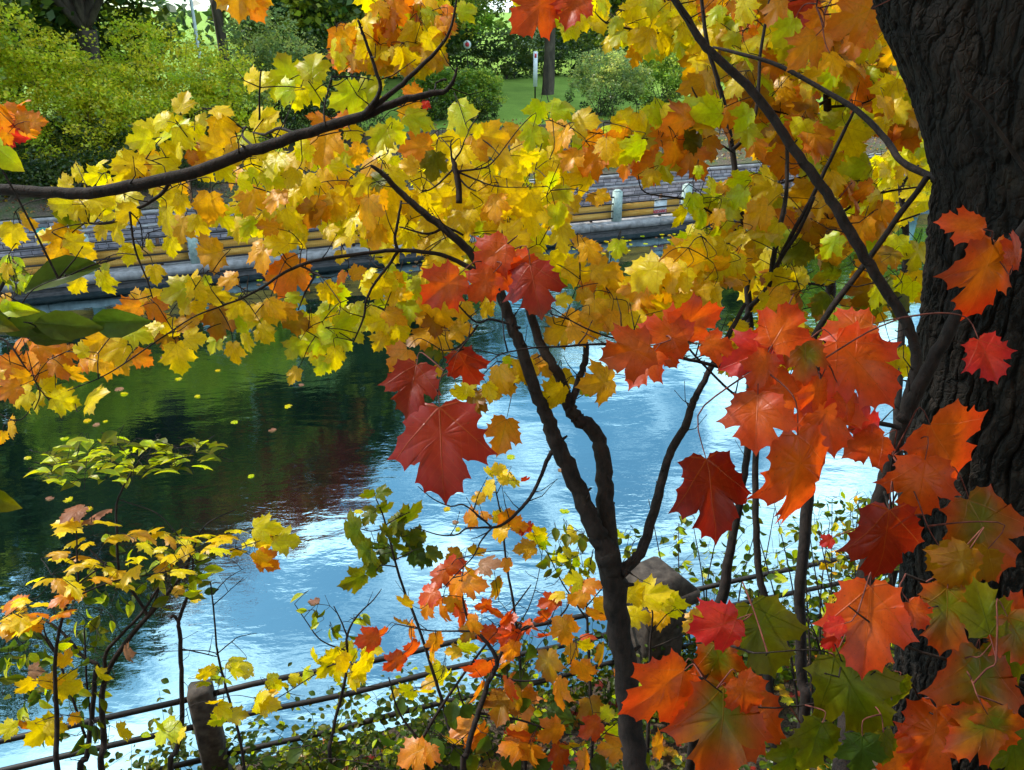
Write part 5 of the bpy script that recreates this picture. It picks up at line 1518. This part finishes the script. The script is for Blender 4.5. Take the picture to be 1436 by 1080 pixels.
h1.scatter([(150, 740), (290, 740), (290, 840), (160, 880), (90, 960), (110, 840)], 70, (16, 28), ['g', 'G', 'l'], 3.6, .25, templ=OVATE, ang=(0, 180), tilt=.8, wide=.9)
h1.finish('leaf_green')
h2 = shrub('shrub', 'shrub', 'slim straight shrub stem forking low, beside the two stemmed shrub', 202,
           [[(118, 1100, 9), (122, 1060, 8), (128, 1010, 7), (134, 947, 7), (136, 932, 6), (122, 925, 5), (111, 915, 4.5), (95, 895, 4), (72, 875, 3), (39, 866, 2)],
            [(120, 1035, 4), (95, 960, 3.6), (75, 910, 3), (64, 891, 2.4), (60, 870, 1.6)], [(128, 1010, 4), (122, 960, 3), (119, 900, 2.4), (118, 880, 1.6)]], 3.7)
h2.scatter([(0, 870), (80, 850), (130, 870), (150, 960), (150, 1060), (60, 1040), (10, 980)], 110, (14, 26), ['g', 'G', 'G', 'l'], 3.7, .3, templ=OVATE, ang=(0, 180), tilt=.9, wide=.9)
h2.finish('leaf_green')
h3 = shrub('shrub', 'shrub', 'single knobbly grey stem standing left of the railing post', 203,
           [[(243, 1100, 8), (249, 1050, 7.5), (255, 1003, 7), (254, 940, 6.5), (252, 890, 6), (250, 872, 5.5), (258, 850, 5), (268, 820, 4), (270, 800, 3), (272, 775, 2)],
            [(251, 872, 5), (244, 864, 4), (240, 866, 4)], [(250, 910, 2), (270, 913, 2), (304, 921, 1.4)]], 3.5)
h3.scatter([(225, 770), (300, 760), (300, 830), (240, 850)], 20, (16, 30), ['g', 'l', 'G'], 3.5, .2, templ=OVATE, ang=(-20, 60), tilt=.5, wide=.8)
h3.finish('leaf_green')
h4 = shrub('shrub', 'shrub', 'almost bare thin twig rising behind the railing post', 204,
           [[(345, 1100, 5), (343, 1080, 4.5), (335, 1030, 4), (320, 975, 3.6), (308, 930, 3.2), (303, 900, 2.8), (300, 860, 2.4), (295, 816, 1.8)],
            [(303, 918, 2), (325, 900, 1.6), (335, 893, 1.2), (360, 888, .8)], [(300, 848, 1.8), (320, 830, 1.2), (342, 810, .8)], [(299, 834, 1.8), (318, 812, 1.2), (343, 797, .8)], [(303, 916, 1.6), (280, 912, 1.3), (225, 914, .8)]], 3.6)
h4.scatter([(260, 935), (330, 920), (350, 945), (290, 965)], 7, (20, 34), ['Y', 'l'], 3.6, .1, flat=True, ang=(-40, 200))
h4.finish()

# yellow maple suckers seen nearly edge on
h5 = shrub('maple_sucker', 'maple sapling', 'low maple with flat layers of pale yellow leaves at the lower left', 205,
           [[(90, 1120, 8), (80, 1020, 7), (78, 920, 5), (90, 860, 4), (110, 820, 3), (150, 790, 2)], [(80, 920, 3), (50, 880, 2), (20, 860, 1.5)],
            [(110, 822, 3), (108, 780, 2.4), (107, 735, 1.6)], [(100, 840, 3), (160, 815, 2.4), (240, 800, 2), (330, 770, 1.5), (390, 750, 1)]], 3.3)
h5.scatter([(80, 725), (105, 715), (150, 722), (155, 735), (100, 745)], 9, (26, 40), ['y', 'T', 'y'], 3.3, .1, flat=True, ang=(-30, 210))
h5.scatter([(30, 765), (120, 755), (190, 740), (280, 755), (280, 800), (170, 830), (90, 840), (10, 860), (5, 830), (60, 800)], 46, (24, 40), ['y', 'Y', 'o', 'Y', 'y'], 3.3, .25, wide=.7, flat=True, ang=(-30, 210))
h5.scatter([(0, 850), (100, 835), (105, 860), (40, 880), (0, 885)], 12, (26, 42), ['o', 'O', 'y'], 3.3, .15, flat=True, ang=(-30, 210))
h5.scatter([(270, 745), (390, 735), (400, 765), (290, 780)], 12, (24, 40), ['Y', 'y', 'o'], 3.3, .12, flat=True, ang=(-30, 210))
h5.add(parse('J 20 790 120 150 y; J 150 782 140 0 Y; J 50 890 140 40 O; J 50 720 150 0 Y; M 900 175 70 20 o; M 1320 30 130 60 o'), 3.3, .05, tilt=.5)
h5.add(parse('M 130 660 110 150 y; M 250 640 120 10 o; M 350 655 120 20 y; M 175 580 90 0 T; M 330 515 90 330 o; M 210 890 160 150 Y; M 120 860 70 100 O; M 30 870 110 170 Y; M 510 600 100 30 Y; M 620 890 100 0 y; M 380 820 60 20 o; M 640 490 80 350 T; M 280 860 110 10 y'), 3.4, .1, tilt=.8)
h5.finish()

# green spotted maple sapling
h6 = shrub('maple_seedling', 'maple sapling', 'small upright maple seedling with olive green leaves against the blue water', 206,
           [[(640, 1090, 6), (625, 1003, 5), (608, 945, 4.6), (591, 891, 4.2), (580, 860, 4), (569, 835, 3.8), (555, 791, 3.4), (545, 750, 3), (536, 720, 2.4), (527, 699, 1.6)],
            [(552, 786, 2.4), (565, 780, 2), (578, 773, 1.4)], [(556, 795, 2.2), (535, 793, 1.8), (528, 800, 1.2)], [(541, 736, 2), (560, 725, 1.5), (575, 718, 1.2)], [(541, 740, 2), (520, 745, 1.5), (500, 740, 1.2)]], 3.2)
h6.add(parse('''J 555 555 100 170 g; J 640 540 100 0 g; J 570 625 90 190 g; J 650 620 110 0 g; J 560 670 90 120 g; J 470 730 165 170 g; J 780 650 185 330 g; J 700 700 140 110 g; J 640 740 110 180 g; J 820 765 110 0 g; J 530 830 165 170 g;
J 620 780 100 200 g; J 590 880 120 110 g; J 580 930 120 100 g; J 490 985 140 170 g; J 700 800 130 20 g; J 790 850 150 90 G; J 850 880 110 30 G; J 900 850 120 0 g; J 650 850 110 100 G; J 740 830 90 60 g; J 720 740 80 0 g; J 760 770 90 50 g; J 610 820 100 140 G'''), 3.2, .12, tilt=.85, size=.85)
h6.finish('leaf_green')

# orange sapling along the rail
h7 = shrub('maple_sucker', 'maple sapling', 'orange and coral leaved young maple in front of the railing left of the fork', 207,
           [[(650, 1110, 9), (655, 1058, 8.5), (664, 1020, 8), (672, 997, 8), (684, 960, 7.5), (697, 928, 7), (685, 905, 5.5), (668, 885, 5), (655, 866, 4), (648, 830, 3), (650, 795, 2)],
            [(697, 928, 5), (715, 895, 4.5), (740, 880, 4), (780, 868, 3), (800, 840, 2), (798, 800, 1.5)], [(668, 885, 3), (640, 885, 2.6), (600, 884, 2.2), (555, 875, 1.6)],
            [(690, 945, 4), (730, 955, 3), (770, 950, 2), (800, 930, 1.5)], [(672, 1000, 4), (730, 1010, 3), (790, 1030, 2), (830, 1025, 1.4)]], 2.6)
h7.add(parse('''J 1110 840 120 330 b; J 990 860 120 150 b; J 1000 910 160 340 r; J 920 970 180 120 r; J 1080 945 140 20 O; J 1170 900 170 5 T; J 1000 1020 180 150 O; J 1090 1000 170 10 O; J 1210 1030 170 60 b; J 1260 910 110 90 O; J 860 1060 180 150 r;
N 740 230 140 200 o; N 870 225 180 160 r; N 980 250 170 120 O; N 850 275 160 120 O; N 1030 290 190 115 r; N 930 290 150 130 O; N 1140 250 120 180 r; N 1190 280 130 150 r; N 1270 315 130 10 r; N 730 340 150 150 b; N 560 420 160 165 r; N 620 395 130 160 r;
N 770 380 150 120 O; N 1080 350 150 150 O; N 1060 390 150 120 b; N 1160 400 170 150 r; N 1265 410 180 130 r; N 1250 490 160 110 O; N 1360 360 160 140 r; N 900 440 160 90 O; N 880 510 120 110 o; N 780 480 160 150 r; N 690 540 180 140 r;
N 1130 580 220 100 r; N 1110 690 170 160 O; N 1270 660 220 100 O; N 1230 760 170 100 b; N 1340 740 180 60 O; N 780 1000 240 150 O; N 870 1010 170 90 O; N 980 940 170 60 o; N 1040 870 220 130 O; N 1120 910 180 20 O; N 1330 920 200 60 O; N 1280 960 180 150 O; N 1380 1020 160 100 O;
Q 470 140 150 10 O; Q 390 210 180 150 O; Q 290 195 120 180 y; Q 380 120 140 180 Y; Q 250 230 170 160 r; Q 400 225 130 0 o; Q 520 250 130 0 o; Q 490 300 160 10 O; Q 40 310 120 0 r; Q 130 360 130 140 r; Q 220 310 130 160 r; Q 40 400 180 150 r;
Q 215 410 150 150 r; Q 330 385 250 80 O; Q 450 410 120 0 r; Q 440 450 120 10 Y; Q 370 490 140 110 o; Q 520 500 180 80 b; Q 250 560 240 80 b; Q 420 590 210 80 O; Q 300 690 220 80 O; Q 40 680 200 100 r; Q 100 720 180 60 b; Q 470 790 180 80 b;
Q 460 870 180 150 r; Q 90 920 220 140 r; Q 260 890 200 150 O; Q 370 970 160 100 b; Q 300 1020 200 120 r; Q 560 970 210 170 O; Q 810 950 140 0 O; Q 560 890 170 160 l; Q 550 790 120 0 l; Q 60 480 160 120 O; Q 20 560 140 150 O; Q 620 600 120 60 O; Q 150 1000 200 100 O; Q 440 1040 180 90 O'''), 2.6, .14, tilt=.9, size=0.72)
h7.finish()

h8 = shrub('maple_sucker', 'maple sapling', 'lemon yellow leaved low maple just above the top rail', 208,
           [[(466, 1090, 6), (466, 1031, 5), (478, 980, 4.5), (485, 947, 4.2), (487, 920, 4), (487, 891, 3.6), (500, 865, 2.6), (524, 841, 1.8), (535, 826, 1)], [(487, 893, 2.6), (478, 870, 2), (468, 850, 1.4)], [(484, 912, 2.4), (450, 898, 2), (430, 872, 1.5), (413, 847, 1)],
            [(484, 930, 2.4), (460, 935, 2), (420, 960, 1.6), (380, 985, 1.2)]], 3.2)
h8.add(parse('''N 380 510 140 160 Y; N 470 490 150 10 Y; N 580 470 150 350 Y; N 400 590 150 90 Y; N 540 560 140 10 Y; N 520 600 140 0 y; N 280 500 90 180 Y; N 110 640 130 180 Y; N 200 620 100 0 Y; N 250 600 90 0 l; N 60 700 100 90 o; N 30 750 150 150 Y;
N 60 740 150 20 Y; N 1060 460 140 0 Y; N 990 480 120 180 o; N 750 690 140 150 Y; N 690 690 90 180 y; N 900 600 140 140 Y; N 860 640 120 150 o; N 960 600 90 0 Y; N 850 680 130 0 Y; N 940 740 140 80 Y; N 440 540 140 60 y; N 350 560 120 140 Y; N 480 630 120 60 y; N 560 500 100 60 Y;
M 1130 780 130 40 Y; M 1300 720 150 350 Y; M 1200 800 140 0 Y; M 1080 740 120 170 y; M 1390 640 130 0 Y; M 830 880 160 110 l; M 790 850 120 180 l; M 1060 570 80 190 Y; M 1190 580 100 10 Y; M 1020 600 90 160 Y; M 1090 830 120 160 l; M 900 900 110 160 Y; M 1340 700 80 110 o'''), 3.2, .12, tilt=.95, size=.76)
h8.scatter([(405, 830), (440, 880), (470, 900), (530, 840), (540, 826), (500, 895)], 16, (14, 26), ['g', 'l'], 3.2, .1, templ=OVATE, ang=(0, 180), tilt=.8, wide=.8)
h8.finish()

h9 = shrub('maple_seedling', 'maple sapling', 'thin seedling with tiny peach leaves in the middle of the water', 209,
           [[(737, 1090, 5), (735, 1000, 4.6), (730, 938, 4.2), (724, 880, 4), (719, 840, 3.6), (710, 790, 3.2), (705, 740, 2.8), (700, 710, 2.4), (691, 668, 1.6)], [(697, 692, 1.6), (703, 680, 1.2), (712, 668, 1)], [(695, 690, 1.5), (680, 695, 1), (670, 700, .8)], [(706, 745, 1.8), (715, 735, 1.3), (722, 728, 1)],
            [(724, 880, 2), (740, 855, 1.6), (752, 820, 1.2), (760, 780, 1)]], 3.3)
h9.add(parse('''J 1160 440 70 180 y; J 1220 420 70 330 y; J 1295 485 90 0 Y; J 1160 525 100 170 y; J 1110 570 80 170 o; J 1250 460 70 0 y; J 1355 475 50 0 R; J 1070 670 90 180 O; J 1160 655 70 0 O; J 1230 670 90 0 y; J 1290 690 90 0 O; J 1215 740 100 180 o;
J 1260 715 90 330 o; K 40 670 90 60 O; K 100 710 90 0 O; K 190 760 110 170 y; K 130 820 120 170 o; K 210 790 80 60 Y; K 350 760 90 160 y; K 160 715 50 0 R; K 120 740 50 100 R; K 75 490 70 0 Y; K 20 480 60 180 y; K 10 430 60 160 y; K 25 460 70 30 Y'''), 3.3, .08, tilt=.8)
h9.finish()
h10 = shrub('shrub', 'shrub', 'fine twigged shrub with speckled green leaflets left of the forked stem', 210,
           [[(830, 1090, 5), (828, 980, 4.5), (825, 900, 4), (822, 830, 3), (828, 790, 2), (832, 770, 1.2)], [(824, 870, 3), (790, 820, 2), (770, 780, 1.4), (755, 760, 1)], [(823, 850, 2), (865, 800, 1.6), (885, 770, 1)], [(822, 830, 2), (800, 790, 1.5), (795, 745, 1)]], 3.4)
h10.scatter([(755, 735), (800, 740), (830, 755), (840, 800), (790, 815), (760, 800)], 46, (11, 22), ['g', 'l', 'Y', 'g'], 3.4, .2, templ=OVATE, ang=(0, 180), tilt=.9)
h10.scatter([(850, 730), (900, 745), (895, 780), (865, 790)], 18, (10, 18), ['g', 'l', 'G'], 3.4, .1, templ=OVATE, ang=(0, 180), tilt=.9)
h10.finish('leaf_green')

# yellow leaves in front of the pillar
h11 = shrub('maple_seedling', 'maple sapling', 'bright yellow seedling in front of the stone pillar', 211,
            [[(905, 1090, 6), (910, 980, 5), (912, 900, 3.6), (915, 860, 2.4), (905, 835, 1.6)], [(912, 890, 2), (935, 862, 1.5), (950, 855, 1)], [(911, 910, 2), (960, 890, 1.6), (985, 875, 1)]], 3.1)
h11.add(parse('Q 700 190 130 0 Y; Q 775 190 170 350 Y; Q 860 260 170 75 Y; Q 700 300 140 10 y; Q 790 310 130 160 o; Q 970 340 130 150 o; Q 1020 320 130 0 o; Q 660 180 90 170 Y; Q 820 225 110 200 Y; Q 840 190 90 20 l'), 3.1, .06, tilt=.6)
h11.finish()

# leafy twigs behind the pillar and up the rail
for k, (x0, lab) in enumerate(((1000, 'twiggy shrub with small teal green leaves behind the pillar'), (1150, 'dense leafy shrub along the rail between the slender stems'), (1215, 'leafy shrub with scattered yellow leaves at the foot of the great trunk'))):
    st = []
    for q in range(7):
        rr_ = random.Random(300 + k * 10 + q)
        dx = (q - 3) * 22
        st.append([(x0 + dx * .3, 1060 if q else 1100, 4.5), (x0 + dx * .6, 930, 3.2), (x0 + dx + rr_.uniform(-10, 10), 830, 2), (x0 + dx * 1.3 + rr_.uniform(-15, 15), 730 + rr_.uniform(-30, 40), 1)])
    hq = shrub('shrub', 'shrub', lab, 212 + k, st, (5.9, 5.0, 4.8)[k])
    ye = ['g', 'G', 'G', 'l'] if k < 2 else ['g', 'G', 'Y', 'l', 'o']
    hq.scatter([(x0 - 75, 760), (x0 - 20, 700), (x0 + 60, 690), (x0 + 80, 800), (x0 + 60, 960), (x0 - 60, 960)], 300, (8, 17), ye, (6.0, 5.1, 4.8)[k], .3, templ=OVATE, ang=(-20, 200), tilt=1.0)
    hq.finish('leaf_green')

# round leaved bush in front, bottom centre
hr = shrub('shrub', 'shrub', 'shaded shrub with round dark green leaves at the bottom centre', 216,
           [[(560, 1120, 6), (590, 1040, 5), (640, 960, 4), (700, 880, 3), (745, 820, 1.6)], [(590, 1040, 4), (560, 1000, 3), (545, 950, 2)], [(640, 960, 3), (660, 1000, 2), (720, 1010, 1.5)]], 2.7)
hr.add(parse('''N 660 925 120 200 G; N 985 780 90 90 G; N 1055 780 90 60 G; N 1370 490 120 90 G; N 1330 620 100 90 G; N 725 760 100 100 G; N 990 840 90 110 G; N 910 870 70 60 G; N 845 950 130 120 G; N 745 930 80 0 G; N 900 970 120 60 G; N 1030 1010 140 60 G; N 1140 950 110 130 G;
N 1080 1040 110 60 g; N 390 1060 90 30 G; N 190 1000 110 150 G; N 60 1030 80 0 G; N 1345 750 100 60 G; Q 300 790 140 30 G; Q 180 860 90 60 G; Q 60 1030 120 60 G; Q 210 1040 120 100 G; Q 720 1030 120 60 g; Q 1060 760 110 60 g; Q 30 560 60 90 G; Q 500 1050 110 30 G; Q 640 900 100 90 G'''), 2.7, .1, tilt=.6, templ=OVATE, wide=1.45)
hr.finish('leaf_green')

# ------------------------------------------------------------------ undergrowth and litter on the near bank: nobody could count it
rs = np.random.RandomState(19)
ug = MB(); rr = random.Random(19)
vines = 560
for k in range(vines):
    s_ = rr.uniform(-2.2, 6.5); m_ = rr.uniform(-0.15, 1.6) if k % 2 else rr.uniform(-.15, .25)
    if s_ < 1.0 and m_ > .5: continue
    hgt = rr.uniform(.35, 1.15) * (1.0 if m_ < .6 else .55)
    b0 = near(s_, m_, near_z(m_) - .02)
    q = [b0]
    dx, dy = rr.uniform(-.5, .5), rr.uniform(-.3, .3)
    for i in range(1, 6):
        f = i / 5
        q.append(b0 + Vector((dx * f * f + rr.uniform(-.03, .03), dy * f * f, hgt * (f - .25 * f * f))))
    ug.tube(q, [.0035 - .0005 * i for i in range(6)], 4, cap=False)
    for j in range(rr.randint(14, 30)):
        f = rr.uniform(0.1, 1); i = min(4, int(f * 5)); c = q[i].lerp(q[i + 1], f * 5 - i) + Vector((rr.gauss(0, .05), rr.gauss(0, .05), rr.gauss(0, .04)))
        a = rr.uniform(0, 6.28); T = Vector((math.cos(a), math.sin(a), rr.uniform(-.6, .3))).normalized(); N = Vector((rr.uniform(-.6, .6), rr.uniform(-.9, .3), 1)).normalized(); N = (N - T * N.dot(T)).normalized(); S = T.cross(N)
        n0 = len(ug.f)
        put_leaf(ug, c, T, S, N, rr.uniform(.03, .068), rr.choice(['G', 'G', 'g', 'G', 'g', 'l', 'G'] if s_ < 2.5 else ['G', 'G', 'g', 'G']), rr, 0, OVATE, 1.15)
        for z_ in range(n0, len(ug.f)): ug.mi[z_] = 1
o = ug.build('undergrowth', [M['bark_twig'], M['leaf_green']], None, smooth=True); props(o, 'tangled low green vines and sprigs along the near railing', 'undergrowth', None, 'stuff')
lt_ = MB()
for k in range(2600):
    s_ = rr.uniform(-3, 8); m_ = rr.uniform(-.25, 2.4)
    c = near(s_, m_, near_z(m_)); c.z += rough(c, .09, 2.0) + rr.uniform(.015, .05)
    a = rr.uniform(0, 6.28); T = Vector((math.cos(a), math.sin(a), rr.uniform(-.3, .3))).normalized(); N = Vector((rr.uniform(-.4, .4), rr.uniform(-.6, .2), 1)).normalized(); N = (N - T * N.dot(T)).normalized(); S = T.cross(N)
    if rr.random() < .5: put_leaf(lt_, c, T, S, N, rr.uniform(.06, .10), rr.choice(['T', 'b', 'O', 'o', 'R', 'Y']), rr, 0)
    else: put_leaf(lt_, c, T, S, N, rr.uniform(.035, .07), rr.choice(['G', 'G', 'g', 'G']), rr, 0, OVATE, 1.3)
o = lt_.build('fallen_leaves', M['leaf_yellow'], None, smooth=True); props(o, 'brown and orange fallen leaves with ivy on the near bank', 'fallen leaves', None, 'stuff')

# ------------------------------------------------------------------ leaves afloat on the canal
rr = random.Random(23)
protos = []
for k in range(6):
    mb = MB(); put_leaf(mb, Vector((0, 0, 0)), Vector((0, 1, .02)), Vector((1, 0, 0)), Vector((0, 0, 1)), .13, ['Y', 'y', 'T', 'Y', 'l', 'T'][k], rr, 0)
    o = mb.build('floating_leaf', M['leaf_yellow'], None); protos.append(o)
spots = []
for k in range(170):
    s_ = rr.uniform(-13, 8); n_ = -0.25 - abs(rr.gauss(0, 1.1)); spots.append(far(s_, n_, .012))
for px, py in ((172, 544, ), (170, 552), (90, 616), (66, 700), (100, 699), (121, 715), (137, 596), (280, 555), (355, 667), (442, 846), (502, 715), (624, 712), (635, 732), (641, 740), (712, 640), (385, 603), (400, 570), (305, 520), (230, 500), (250, 530), (330, 590), (95, 718), (40, 640), (270, 838), (785, 660), (610, 800), (793, 718), (420, 540), (150, 590), (118, 590)):
    d = ray(px, py); kk = (0.012 - CAM.z) / d.z; spots.append(CAM + d * kk)
for i, p in enumerate(spots):
    o = protos[i] if i < len(protos) else protos[i % len(protos)].copy()
    if i >= len(protos): COL.objects.link(o)
    o.location = p; o.rotation_euler = (rr.uniform(-.04, .04), rr.uniform(-.04, .04), rr.uniform(0, 6.28)); sc_ = rr.uniform(.6, 1.2); o.scale = (sc_, sc_, sc_)
    props(o, 'small pale fallen leaf floating on the dark canal water', 'leaf', 'fallen leaves floating on the canal')
